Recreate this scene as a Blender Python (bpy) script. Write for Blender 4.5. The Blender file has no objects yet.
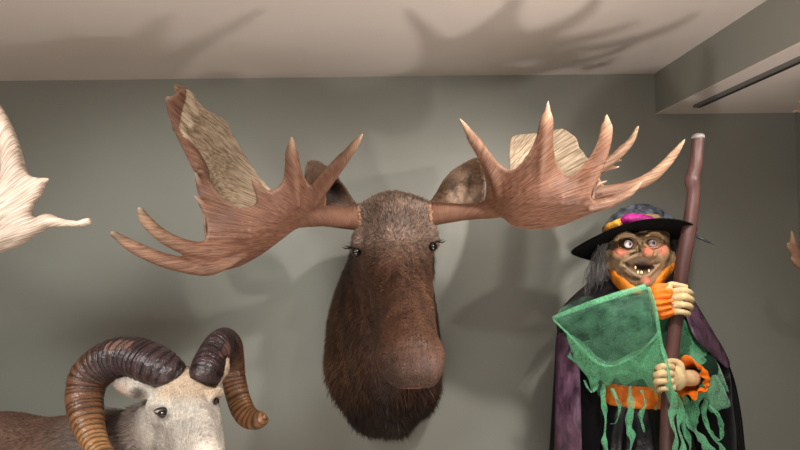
import bpy, math, random
import numpy as np
from mathutils import Vector, Matrix
from mathutils.geometry import delaunay_2d_cdt

scene = bpy.context.scene
COL = scene.collection
random.seed(7)
rng = np.random.default_rng(11)

# ------------------------------------------------------------------ camera
FPX = 560.0
CAM = Vector((0.0, 0.0, 1.62))
CAM_ROT = (Matrix.Rotation(math.radians(-0.35), 3, 'Z')
           @ Matrix.Rotation(math.radians(90 + 1.75), 3, 'X')
           @ Matrix.Rotation(math.radians(-0.75), 3, 'Z'))
cam_data = bpy.data.cameras.new('camera')
cam = bpy.data.objects.new('camera', cam_data)
COL.objects.link(cam)
cam.matrix_world = Matrix.Translation(CAM) @ CAM_ROT.to_4x4()
cam_data.sensor_width = 36.0
cam_data.lens = 36.0 * FPX / 800.0
cam_data.clip_start = 0.02
scene.camera = cam

scene.view_settings.view_transform = 'Standard'
scene.view_settings.look = 'None'
scene.view_settings.gamma = 1.0
scene.view_settings.use_curve_mapping = False
scene.view_settings.exposure = 0.0

# ------------------------------------------------------------------ world and lights
world = bpy.data.worlds.new('world')
scene.world = world
world.use_nodes = True
world.node_tree.nodes['Background'].inputs[0].default_value = (0.9, 0.95, 1.0, 1)
world.node_tree.nodes['Background'].inputs[1].default_value = 0.0

def spot(name, loc, target, energy, color, size=math.radians(70), blend=0.6, radius=0.04):
    d = bpy.data.lights.new(name, 'SPOT')
    d.energy = energy; d.color = color; d.spot_size = size; d.spot_blend = blend
    d.shadow_soft_size = radius
    o = bpy.data.objects.new(name, d); COL.objects.link(o)
    o.location = loc
    o.rotation_euler = (Vector(target) - Vector(loc)).to_track_quat('-Z', 'Y').to_euler()
    return o

def area(name, loc, target, energy, color, sx, sy):
    d = bpy.data.lights.new(name, 'AREA')
    d.energy = energy; d.color = color; d.shape = 'RECTANGLE'; d.size = sx; d.size_y = sy
    o = bpy.data.objects.new(name, d); COL.objects.link(o)
    o.location = loc
    o.rotation_euler = (Vector(target) - Vector(loc)).to_track_quat('-Z', 'Y').to_euler()
    return o
CZ = 2.36
SPZ = 2.14
def soft_spot(*a):
    o = spot(*a); o.data.shadow_soft_size = .30; return o
soft_spot('track_spot_left', (-1.2, .5, CZ - .1), (-.95, 2.6, .65), 120, (.99, 1.0, .97), math.radians(86), .9)
spot('track_spot_middle', (.57, .90, CZ), (.26, 2.3, .7), 74, (1, .95, .89), math.radians(96), .8, .03)
spot('track_spot_right', (.60, .42, CZ), (.35, 2.4, .8), 22, (1, .95, .89), math.radians(88), .8, .03)
spot('rail_spot', (1.297, 1.35, SPZ), (0.0, 1.9, 1.5), 26, (1, .93, .86), math.radians(100), .7, .02)
spot('floor_uplight', (.50, 1.15, 1.1), (.25, 1.45, 2.4), 22, (1, .93, .88), math.radians(125), .4, .04)
area('room_fill', (-.7, -1.4, 2.38), (-.6, 1.2, 0.8), 14, (1, .99, .97), 3.0, 1.8)  # added soft fill behind the camera, brightens the whole room
area('bounce_fill', (-.5, -.1, .12), (-.5, .5, 2.4), 42, (1, .93, .88), 2.6, 1.4)  # added upward fill standing in for floor bounce, lifts ceiling and undersides


# ------------------------------------------------------------------ helpers
def P(px, py, Y):
    """world point seen at photo pixel (px,py) lying at distance Y from the camera along the room"""
    d = CAM_ROT @ Vector(((px - 400.0) / FPX, -(py - 225.0) / FPX, -1.0))
    return CAM + d * (Y / d.y)

def PA(px, py, Y):
    return np.array(P(px, py, Y))

def lin(c):
    return tuple(((x / 255.0) / 12.92 if x / 255.0 <= 0.04045 else ((x / 255.0 + 0.055) / 1.055) ** 2.4) for x in c)

def tag(o, label=None, cat=None, group=None, kind=None):
    if label: o['label'] = label
    if cat: o['category'] = cat
    if group: o['group'] = group
    if kind: o['kind'] = kind
    return o

def thing(name, loc, label, cat, group=None):
    o = bpy.data.objects.new(name, None)
    COL.objects.link(o)
    o.location = loc
    o.empty_display_size = 0.1
    return tag(o, label, cat, group)

def link(name, verts, faces, mat, parent=None, smooth=True, cols=None, loc=None):
    """mesh object from world-space verts; origin moved to its parent's base (or loc)"""
    v = np.asarray(verts, dtype=np.float64).reshape(-1, 3)
    off = np.array(parent_world(parent)) if parent is not None else (np.array(loc) if loc is not None else np.zeros(3))
    me = bpy.data.meshes.new(name)
    me.from_pydata((v - off).tolist(), [], [tuple(int(i) for i in f) for f in faces])
    me.update()
    if smooth:
        me.polygons.foreach_set('use_smooth', [True] * len(me.polygons))
    if cols is not None:
        at = me.color_attributes.new('Col', 'FLOAT_COLOR', 'POINT')
        c = np.ones((len(v), 4)); c[:, :3] = np.clip(cols, 0, 1)
        at.data.foreach_set('color', c.ravel())
    o = bpy.data.objects.new(name, me)
    COL.objects.link(o)
    if parent is not None:
        o.parent = parent
    elif loc is not None:
        o.location = loc
    me.materials.append(mat)
    return o

def parent_world(p):
    v = Vector((0, 0, 0))
    while p is not None:
        v = v + p.location
        p = p.parent
    return v

class MB:
    def __init__(s): s.v = []; s.f = []
    def add(s, v, f):
        n = sum(len(a) for a in s.v)
        v = np.asarray(v, float).reshape(-1, 3)
        s.v.append(v)
        s.f += [tuple(i + n for i in q) for q in f]
        return s
    def box(s, lo, hi):
        x0, y0, z0 = lo; x1, y1, z1 = hi
        v = [(x0,y0,z0),(x1,y0,z0),(x1,y1,z0),(x0,y1,z0),(x0,y0,z1),(x1,y0,z1),(x1,y1,z1),(x0,y1,z1)]
        return s.add(v, [(3,2,1,0),(4,5,6,7),(0,1,5,4),(1,2,6,5),(2,3,7,6),(3,0,4,7)])
    def link(s, name, mat, parent=None, smooth=True, cols=None, loc=None):
        return link(name, np.concatenate(s.v), s.f, mat, parent, smooth, cols, loc)

def catmull(pts, n):
    """smooth resample of control rows (any width), n steps per span"""
    p = np.asarray(pts, float)
    q = np.vstack([2 * p[0] - p[1], p, 2 * p[-1] - p[-2]])
    out = []
    for i in range(1, len(q) - 2):
        for k in range(n):
            t = k / n
            a, b, c, d = q[i-1], q[i], q[i+1], q[i+2]
            out.append(0.5 * ((2*b) + (-a+c)*t + (2*a-5*b+4*c-d)*t*t + (-a+3*b-3*c+d)*t**3))
    out.append(p[-1])
    return np.array(out)

def sweep(path, radii, seg=16, shape=None, up=(0, 0, 1), cap=True):
    """tube along path; radii (n,) or (n,2); shape(theta)->factor"""
    p = np.asarray(path, float); n = len(p)
    r = np.asarray(radii, float)
    if r.ndim == 1: r = np.stack([r, r], 1)
    t = np.gradient(p, axis=0); t /= np.linalg.norm(t, axis=1)[:, None] + 1e-12
    u = np.array(up, float); u = u - t[0] * (u @ t[0])
    if np.linalg.norm(u) < 1e-3: u = np.array([1., 0, 0]) - t[0] * t[0][0]
    u /= np.linalg.norm(u)
    V = []
    th = np.linspace(0, 2 * math.pi, seg, endpoint=False)
    for i in range(n):
        u = u - t[i] * (u @ t[i]); u /= np.linalg.norm(u)
        w = np.cross(t[i], u)
        s = np.ones(seg) if shape is None else np.array([shape(a) for a in th])
        V.append(p[i] + (np.cos(th) * s * r[i, 0])[:, None] * u + (np.sin(th) * s * r[i, 1])[:, None] * w)
    V = np.concatenate(V)
    F = [(i*seg+j, i*seg+(j+1) % seg, (i+1)*seg+(j+1) % seg, (i+1)*seg+j) for i in range(n-1) for j in range(seg)]
    if cap:
        V = np.vstack([V, p[0], p[-1]]); a = n*seg; b = a+1
        F += [(a, (j+1) % seg, j) for j in range(seg)]
        F += [(b, (n-1)*seg+j, (n-1)*seg+(j+1) % seg) for j in range(seg)]
    return V, F

# ---- smooth-union distance fields meshed by surface nets
class Field:
    def __init__(s, lo, hi, h):
        s.h = h; s.lo = np.array(lo, float)
        s.n = np.ceil((np.array(hi) - s.lo) / h).astype(int) + 1
        s.D = np.full(s.n, 1.0, np.float32)
    def block(s, lo, hi):
        a = np.clip(np.floor((np.array(lo) - s.lo) / s.h).astype(int), 0, s.n)
        b = np.clip(np.ceil((np.array(hi) - s.lo) / s.h).astype(int) + 1, 0, s.n)
        if np.any(b <= a): return None, None
        sl = tuple(slice(a[i], b[i]) for i in range(3))
        g = np.stack(np.meshgrid(*[s.lo[i] + s.h * np.arange(a[i], b[i]) for i in range(3)], indexing='ij'), -1).astype(np.float32)
        return sl, g
    def merge(s, sl, d, k):
        D = s.D[sl]
        if k <= 0: s.D[sl] = np.minimum(D, d); return
        h = np.maximum(k - np.abs(D - d), 0) / k
        s.D[sl] = np.minimum(D, d) - h * h * k * 0.25
    def carve(s, sl, d, k):
        D = s.D[sl]; e = -d
        h = np.maximum(k - np.abs(D - e), 0) / k
        s.D[sl] = np.maximum(D, e) + h * h * k * 0.25
    def cap(s, a, b, ra, rb, k=0.02, cut=False):
        a = np.array(a, float); b = np.array(b, float); m = max(ra, rb) + k * 1.2 + 3 * s.h
        sl, g = s.block(np.minimum(a, b) - m, np.maximum(a, b) + m)
        if sl is None: return s
        ab = b - a; L = ab @ ab + 1e-12
        t = np.clip(((g - a) @ ab) / L, 0, 1)
        d = np.sqrt((((g - a) - t[..., None] * ab) ** 2).sum(-1)) - (ra + (rb - ra) * t)
        (s.carve if cut else s.merge)(sl, d.astype(np.float32), k)
        return s
    def tube(s, pts, k=0.02, n=4, cut=False):
        q = catmull(pts, n) if len(pts) > 2 else np.asarray(pts, float)
        m = q[:, 3].max() + k * 1.2 + 3 * s.h
        sl, g = s.block(q[:, :3].min(0) - m, q[:, :3].max(0) + m)
        if sl is None: return s
        d = np.full(g.shape[:3], 1.0, np.float32); off = [t.start for t in sl]
        for i in range(len(q) - 1):
            a, b = q[i][:3], q[i+1][:3]; ra, rb = max(q[i][3], .0008), max(q[i+1][3], .0008)
            mm = max(ra, rb) + k * 1.2 + 3 * s.h
            s2, g2 = s.block(np.minimum(a, b) - mm, np.maximum(a, b) + mm)
            if s2 is None: continue
            ab = b - a; L = ab @ ab + 1e-12
            t = np.clip(((g2 - a) @ ab) / L, 0, 1)
            e = np.sqrt((((g2 - a) - t[..., None] * ab) ** 2).sum(-1)) - (ra + (rb - ra) * t)
            loc = tuple(slice(s2[j].start - off[j], s2[j].stop - off[j]) for j in range(3))
            d[loc] = np.minimum(d[loc], e)
        (s.carve if cut else s.merge)(sl, d, k)
        return s
    def ell(s, c, r, k=0.03, rot=None, cut=False):
        c = np.array(c, float); r = np.array(r, float); m = r.max() + k * 1.2 + 3 * s.h
        sl, g = s.block(c - m, c + m)
        if sl is None: return s
        q = g - c
        if rot is not None: q = q @ np.array(rot)
        k0 = np.sqrt(((q / r) ** 2).sum(-1)); k1 = np.sqrt(((q / (r * r)) ** 2).sum(-1)) + 1e-9
        d = k0 * (k0 - 1) / k1
        d = np.where(k0 < 0.05, -r.min(), d)
        (s.carve if cut else s.merge)(sl, d.astype(np.float32), k)
        return s
    def tri(s, a, b, c, r, k=0.01):
        a, b, c = (np.array(x, float) for x in (a, b, c)); m = r + k * 1.2 + 3 * s.h
        sl, g = s.block(np.minimum(np.minimum(a, b), c) - m, np.maximum(np.maximum(a, b), c) + m)
        if sl is None: return s
        nr = np.cross(b - a, a - c); nn = nr @ nr
        if nn < 1e-16: return s
        dd = None; ins = 0
        for (p0, p1) in ((a, b), (b, c), (c, a)):
            e = p1 - p0; q = g - p0
            t = np.clip((q @ e) / (e @ e + 1e-12), 0, 1)
            d2 = ((q - t[..., None] * e) ** 2).sum(-1)
            dd = d2 if dd is None else np.minimum(dd, d2)
            ins = ins + np.sign(q @ np.cross(e, nr))
        pl = ((g - a) @ nr) ** 2 / nn
        d = np.sqrt(np.where(np.abs(ins) >= 2.5, pl, dd)) - r
        s.merge(sl, d.astype(np.float32), k)
        return s
    def surf(s, px, py, y0=1.0, y1=2.6):
        """depth of the first surface met behind a photo pixel"""
        for Y in np.arange(y0, y1, s.h * .3):
            i = np.round((PA(px, py, Y) - s.lo) / s.h).astype(int)
            if np.all(i >= 0) and np.all(i < s.n) and s.D[tuple(i)] < 0: return float(Y)
        return None
    def clip_max(s, axis, val):
        c = s.lo[axis] + s.h * np.arange(s.n[axis])
        sh = [1, 1, 1]; sh[axis] = -1
        s.D = np.maximum(s.D, (c - val).reshape(sh).astype(np.float32))
        return s
    def mesh(s, smooth=1):
        D = s.D.copy()
        for ax in range(3):
            i0 = [slice(None)]*3; i0[ax] = 0; D[tuple(i0)] = np.maximum(D[tuple(i0)], s.h*.5)
            i0[ax] = -1; D[tuple(i0)] = np.maximum(D[tuple(i0)], s.h*.5)
        neg = D < 0; n = np.array(D.shape)
        cn = n - 1
        acc = np.zeros((*cn, 3), np.float32); cnt = np.zeros(cn, np.float32)
        corners = [(i, j, k) for i in (0, 1) for j in (0, 1) for k in (0, 1)]
        def C(a, o): return a[o[0]:o[0]+cn[0], o[1]:o[1]+cn[1], o[2]:o[2]+cn[2]]
        for o in corners:
            for ax in range(3):
                if o[ax]: continue
                o2 = list(o); o2[ax] = 1
                a = C(D, o); b = C(D, o2)
                cr = C(neg, o) != C(neg, o2)
                t = np.where(cr, a / np.where(cr, a - b, 1), 0)
                for q in range(3):
                    acc[..., q] += np.where(cr, (t if q == ax else o[q]), 0)
                cnt += cr
        act = cnt > 0
        idx = -np.ones(cn, np.int64); ii = np.argwhere(act); idx[act] = np.arange(len(ii))
        V = s.lo + s.h * (ii + acc[act] / cnt[act][:, None])
        F = []
        for ax in range(3):
            b1, b2 = [(1, 2), (2, 0), (0, 1)][ax]
            lo = [slice(0, n[0]), slice(0, n[1]), slice(0, n[2])]; hi = list(lo)
            lo[ax] = slice(0, n[ax]-1); hi[ax] = slice(1, n[ax])
            cr = neg[tuple(lo)] != neg[tuple(hi)]
            e = np.argwhere(cr)
            e = e[(e[:, b1] > 0) & (e[:, b2] > 0) & (e[:, b1] < cn[b1]) & (e[:, b2] < cn[b2])]
            sg = neg[e[:, 0], e[:, 1], e[:, 2]]
            def at(d1, d2):
                w = e.copy(); w[:, b1] -= d1; w[:, b2] -= d2
                return idx[w[:, 0], w[:, 1], w[:, 2]]
            q = np.stack([at(1, 1), at(0, 1), at(0, 0), at(1, 0)], 1)
            q[~sg] = q[~sg][:, ::-1]
            F.append(q)
        F = np.concatenate(F)
        F = F[(F >= 0).all(1)]
        for _ in range(smooth):
            S = np.zeros_like(V); N = np.zeros(len(V))
            for a in range(4):
                b = (a+1) % 4
                np.add.at(S, F[:, a], V[F[:, b]]); np.add.at(S, F[:, b], V[F[:, a]])
                np.add.at(N, F[:, a], 1); np.add.at(N, F[:, b], 1)
            V = V * .5 + .5 * S / np.maximum(N, 1)[:, None]
        return V, F

def normals(V, F):
    F = np.asarray(F); n = np.cross(V[F[:, 2]] - V[F[:, 0]], V[F[:, -1]] - V[F[:, 1]])
    N = np.zeros_like(V)
    for a in range(F.shape[1]): np.add.at(N, F[:, a], n)
    return N / (np.linalg.norm(N, axis=1)[:, None] + 1e-12), n

def rbf(ctrl, val):
    """thin plate interpolation of val over 2D control points"""
    c = np.asarray(ctrl, float) / 100.0; v = np.asarray(val, float)
    def U(r2): return np.where(r2 > 0, 0.5 * r2 * np.log(r2 + 1e-12), 0)
    r2 = ((c[:, None] - c[None]) ** 2).sum(-1); n = len(c)
    A = np.zeros((n+3, n+3)); A[:n, :n] = U(r2) + np.eye(n) * 1e-3
    A[:n, n] = 1; A[:n, n+1:] = c; A[n, :n] = 1; A[n+1:, :n] = c.T
    w = np.linalg.solve(A, np.concatenate([v, np.zeros(3)]))
    def f(q):
        q = np.asarray(q, float).reshape(-1, 2) / 100.0
        return U(((q[:, None] - c[None]) ** 2).sum(-1)) @ w[:n] + w[n] + q @ w[n+1:]
    return f

def inside(poly, q):
    x, y = q[:, 0], q[:, 1]; r = np.zeros(len(q), bool); n = len(poly)
    for i in range(n):
        (x0, y0), (x1, y1) = poly[i], poly[(i+1) % n]
        c = ((y0 > y) != (y1 > y)) & (x < (x1-x0)*(y-y0)/(y1-y0+1e-12)+x0)
        r ^= c
    return r

def sheet(boundary, ctrl, step=7.0, close=True, sub=3, smooth=True, inset=0.0):
    """curved sheet: outline in photo pixels, depth interpolated from (px,py,Y) rows. Returns verts (world), tris, 2D points"""
    b = np.asarray(boundary, float)
    if smooth:
        q = np.vstack([b[-1], b, b[0], b[1]]); out = []
        for i in range(1, len(q)-2):
            for k in range(sub):
                t = k / sub; a_, b_, c_, d_ = q[i-1], q[i], q[i+1], q[i+2]
                out.append(0.5*((2*b_)+(-a_+c_)*t+(2*a_-5*b_+4*c_-d_)*t*t+(-a_+3*b_-3*c_+d_)*t**3))
        b = np.array(out)
    if inset > 0:
        # pull the outline in along its normals so the rounded rim ends where the photo's does
        area2 = (b[:, 0] * np.roll(b[:, 1], -1) - np.roll(b[:, 0], -1) * b[:, 1]).sum()
        tg = np.roll(b, -1, 0) - np.roll(b, 1, 0); tg /= np.linalg.norm(tg, axis=1)[:, None] + 1e-9
        b = b + np.stack([-tg[:, 1], tg[:, 0]], 1) * (inset if area2 > 0 else -inset)
    cc = np.asarray(ctrl, float)
    f = rbf(cc[:, :2], cc[:, 2])
    gx, gy = np.meshgrid(np.arange(b[:, 0].min(), b[:, 0].max(), step), np.arange(b[:, 1].min(), b[:, 1].max(), step))
    g = np.stack([gx.ravel(), gy.ravel()], 1) + rng.uniform(-.15, .15, (gx.size, 2)) * step
    g = g[inside(b, g)]
    if len(g):
        dmin = np.sqrt(((g[:, None] - b[None]) ** 2).sum(-1)).min(1); g = g[dmin > step * .45]
    pts = [Vector(p) for p in np.vstack([b, g])]
    nb = len(b)
    vs, es, fs, *_ = delaunay_2d_cdt(pts, [], [list(range(nb))], 1, 1e-4)
    v2 = np.array([tuple(v) for v in vs])
    Y = f(v2)
    W = np.array([PA(v2[i, 0], v2[i, 1], Y[i]) for i in range(len(v2))])
    return W, [tuple(t) for t in fs], v2

def thick(V, F, t):
    """give a sheet real thickness"""
    V = np.asarray(V, float); tr = []
    for q in F:
        for k in range(1, len(q)-1): tr.append((q[0], q[k], q[k+1]))
    tr = np.array(tr)
    n = np.cross(V[tr[:, 1]] - V[tr[:, 0]], V[tr[:, 2]] - V[tr[:, 0]])
    N = np.zeros_like(V)
    for a in range(3): np.add.at(N, tr[:, a], n)
    N /= np.linalg.norm(N, axis=1)[:, None] + 1e-12
    m = len(V); VV = np.vstack([V + N*t/2, V - N*t/2])
    FF = [tuple(q) for q in F] + [tuple(i+m for i in reversed(q)) for q in F]
    cnt = {}
    for q in F:
        for a, b in zip(q, list(q[1:])+[q[0]]): cnt[(a, b)] = 1
    for (a, b) in cnt:
        if (b, a) not in cnt: FF.append((b, a, a+m, b+m))
    return VV, FF

def grid_faces(nu, nv, wrap=False):
    F = []
    for i in range(nu-1):
        for j in range(nv - (0 if wrap else 1)):
            F.append((i*nv+j, i*nv+(j+1) % nv, (i+1)*nv+(j+1) % nv, (i+1)*nv+j))
    return F

def fur(V, F, cols, count, length, flow, lift=0.35, width=0.0011, jitter=0.35, shade=0.12, mask=None):
    """tapered hair blades rooted all over a skin; flow(p,n)->direction, length(p)->m. Returned joined to the skin mesh"""
    V = np.asarray(V); F = np.asarray(F)
    N, fn = normals(V, F)
    area_ = np.linalg.norm(fn, axis=1)
    cen = V[F].mean(1)
    if mask is not None: area_ = area_ * mask(cen)
    fi = rng.choice(len(F), count, p=area_ / area_.sum())
    w = rng.dirichlet(np.ones(F.shape[1]), count)
    Q = V[F[fi]]; p = (Q * w[..., None]).sum(1)
    n = (N[F[fi]] * w[..., None]).sum(1); n /= np.linalg.norm(n, axis=1)[:, None] + 1e-9
    c = (cols[F[fi]] * w[..., None]).sum(1)
    d = flow(p, n); d = d - n * (d * n).sum(1)[:, None]
    d /= np.linalg.norm(d, axis=1)[:, None] + 1e-9
    d = d + rng.normal(0, jitter, d.shape) * .6; d = d - n * (d * n).sum(1)[:, None]
    d /= np.linalg.norm(d, axis=1)[:, None] + 1e-9
    L = length(p) * rng.uniform(.6, 1.25, count)
    side = np.cross(n, d) * (width * rng.uniform(.7, 1.3, count))[:, None]
    lf = lift * rng.uniform(.5, 1.5, count)
    mid = p + d * (L * .55)[:, None] + n * (L * lf * .7)[:, None]
    tip = p + d * L[:, None] + n * (L * lf)[:, None]
    r = p - n * .001
    VV = np.concatenate([r - side, r + side, mid + side * .75, mid - side * .75, tip])
    m = len(V); a = np.arange(count)
    A, B, C_, D_, T = (m + a + k * count for k in range(5))
    f4 = np.stack([A, B, C_, D_], 1); f3 = np.stack([D_, C_, T], 1)
    cc = np.clip(c * (1 + rng.normal(0, shade, (count, 1))), 0, 1)
    CC = np.concatenate([cols, cc * .85, cc * .85, cc, cc, cc * 1.1])
    FF = [tuple(q) for q in F.tolist()] + [tuple(q) for q in f4.tolist()] + [tuple(q) for q in f3.tolist()]
    return np.vstack([V, VV]), FF, CC

def vnoise(p, scale, seed=0):
    """cheap smooth value noise on points"""
    r = np.random.default_rng(seed); out = np.zeros(len(p))
    for k in range(6):
        d = r.normal(size=3); d /= np.linalg.norm(d)
        out += np.sin(p @ d * scale * r.uniform(.6, 1.6) + r.uniform(0, 6.28) + 1.3*np.sin(p @ r.normal(size=3) * scale * .7))
    return out / 6

def mix(a, b, t):
    t = np.clip(t, 0, 1)[:, None]
    return a * (1 - t) + b * t
def sstep(a, b, x):
    t = np.clip((x - a) / (b - a), 0, 1); return t*t*(3-2*t)

# ------------------------------------------------------------------ materials
def new_mat(name):
    m = bpy.data.materials.new(name); m.use_nodes = True
    return m, m.node_tree.nodes, m.node_tree.links, m.node_tree.nodes['Principled BSDF']

def mat(name, color, rough=.6, noise=0.0, nscale=8.0, bump=0.0, bscale=60.0, spec=.4, metal=0.0, sheen=0.0, stretch=(1,1,1), color2=None, detail=4.0, coat=0.0):
    m, N, L, B = new_mat(name)
    B.inputs['Roughness'].default_value = rough
    B.inputs['Metallic'].default_value = metal
    B.inputs['Specular IOR Level'].default_value = spec
    B.inputs['Sheen Weight'].default_value = sheen
    B.inputs['Coat Weight'].default_value = coat
    c = (*lin(color), 1)
    B.inputs['Base Color'].default_value = c
    tc = N.new('ShaderNodeTexCoord'); mp = N.new('ShaderNodeMapping'); mp.inputs['Scale'].default_value = stretch
    L.new(tc.outputs['Object'], mp.inputs['Vector'])
    if noise > 0 or color2 is not None:
        n = N.new('ShaderNodeTexNoise'); n.inputs['Scale'].default_value = nscale; n.inputs['Detail'].default_value = detail
        L.new(mp.outputs[0], n.inputs['Vector'])
        r = N.new('ShaderNodeValToRGB'); r.color_ramp.elements[0].position = .3; r.color_ramp.elements[1].position = .7
        if color2 is not None:
            r.color_ramp.elements[0].color = c; r.color_ramp.elements[1].color = (*lin(color2), 1)
        else:
            r.color_ramp.elements[0].color = tuple(x * (1 - noise) for x in c[:3]) + (1,)
            r.color_ramp.elements[1].color = tuple(min(1, x * (1 + noise)) for x in c[:3]) + (1,)
        L.new(n.outputs['Fac'], r.inputs['Fac']); L.new(r.outputs[0], B.inputs['Base Color'])
    if bump > 0:
        n2 = N.new('ShaderNodeTexNoise'); n2.inputs['Scale'].default_value = bscale; n2.inputs['Detail'].default_value = 5
        L.new(mp.outputs[0], n2.inputs['Vector'])
        b = N.new('ShaderNodeBump'); b.inputs['Strength'].default_value = bump; b.inputs['Distance'].default_value = .01
        L.new(n2.outputs['Fac'], b.inputs['Height']); L.new(b.outputs[0], B.inputs['Normal'])
    return m

def mat_attr(name, rough=.7, spec=.25, noise=.25, nscale=40, bump=.2, bscale=120, sheen=0.0, coat=0.0, stretch=(1,1,1)):
    """colour comes from the coat-colour attribute of the mesh, varied by noise"""
    m, N, L, B = new_mat(name)
    B.inputs['Roughness'].default_value = rough; B.inputs['Specular IOR Level'].default_value = spec
    B.inputs['Sheen Weight'].default_value = sheen; B.inputs['Coat Weight'].default_value = coat
    a = N.new('ShaderNodeAttribute'); a.attribute_name = 'Col'
    tc = N.new('ShaderNodeTexCoord'); mp = N.new('ShaderNodeMapping'); mp.inputs['Scale'].default_value = stretch
    L.new(tc.outputs['Object'], mp.inputs['Vector'])
    n = N.new('ShaderNodeTexNoise'); n.inputs['Scale'].default_value = nscale; n.inputs['Detail'].default_value = 5
    L.new(mp.outputs[0], n.inputs['Vector'])
    mr = N.new('ShaderNodeMapRange'); mr.inputs['From Min'].default_value = .25; mr.inputs['From Max'].default_value = .75
    mr.inputs['To Min'].default_value = 1 - noise; mr.inputs['To Max'].default_value = 1 + noise
    L.new(n.outputs['Fac'], mr.inputs['Value'])
    mu = N.new('ShaderNodeVectorMath'); mu.operation = 'SCALE'
    L.new(a.outputs['Color'], mu.inputs[0]); L.new(mr.outputs[0], mu.inputs['Scale'])
    L.new(mu.outputs[0], B.inputs['Base Color'])
    if bump:
        n2 = N.new('ShaderNodeTexNoise'); n2.inputs['Scale'].default_value = bscale; n2.inputs['Detail'].default_value = 4
        L.new(mp.outputs[0], n2.inputs['Vector'])
        b = N.new('ShaderNodeBump'); b.inputs['Strength'].default_value = bump; b.inputs['Distance'].default_value = .006
        L.new(n2.outputs['Fac'], b.inputs['Height']); L.new(b.outputs[0], B.inputs['Normal'])
    return m

# ------------------------------------------------------------------ the room
WALL_Y = 2.60
RW = 1.875               # right-hand wall
CEIL_Z = 1.62 + 0.775
SOF_X = 1.220            # left face of the bulkhead
SOF_Z = CEIL_Z - 0.192   # underside of the bulkhead
M_wall = mat('wall_paint', (152, 153, 144), rough=.55, spec=.35, noise=.03, nscale=2.0, bump=.04, bscale=180)
M_ceil = mat('ceiling_paint', (230, 218, 209), rough=.8, spec=.2, noise=.015, nscale=3.0, bump=.03, bscale=150)
M_floor = mat('floor_carpet', (205, 188, 168), rough=.9, noise=.15, nscale=60, bump=.3, bscale=300)
M_black = mat('black_metal', (28, 28, 28), rough=.5)
M_grey = mat('grey_metal', (120, 118, 113), rough=.5)

def struct(name, lo, hi, m):
    return tag(MB().box(lo, hi).link(name, m, smooth=False), kind='structure')
struct('floor', (-3.2, -3.4, -.1), (RW, 2.7, 0), M_floor)
struct('wall_back', (-3.2, WALL_Y, 0), (RW, WALL_Y + .1, CEIL_Z), M_wall)
struct('wall_left', (-3.3, -3.4, 0), (-3.2, 2.7, CEIL_Z), M_wall)
struct('wall_right', (RW, -3.4, 0), (RW + .1, 2.7, CEIL_Z), M_wall)
struct('wall_front', (-3.2, -3.5, 0), (RW, -3.4, CEIL_Z), M_wall)
struct('ceiling', (-3.3, -3.5, CEIL_Z), (RW + .1, 2.7, CEIL_Z + .1), M_ceil)
# boxed-out bulkhead: wall colour on its face, ceiling colour on its underside
bk = MB().box((SOF_X, -3.4, SOF_Z + .004), (RW, WALL_Y, CEIL_Z)).link('wall_bulkhead', M_wall, smooth=False)
tag(bk, kind='structure')
tag(MB().box((SOF_X + .001, -3.4, SOF_Z), (RW, WALL_Y, SOF_Z + .004)).link('ceiling_bulkhead', M_ceil, smooth=False), kind='structure')

# slim black lighting track under the bulkhead
tr = thing('lighting_track', (1.32, 1.0, SOF_Z), 'slim dark lighting track fixed under the lowered bulkhead ceiling', 'lighting track')
MB().box((1.306, -2.0, SOF_Z - .012), (1.336, 2.43, SOF_Z)).link('track_rail', M_grey, tr, smooth=False)
MB().box((1.320, -1.99, SOF_Z - .0135), (1.335, 2.424, SOF_Z - .011)).link('track_slot', M_black, tr, smooth=False)

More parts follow.
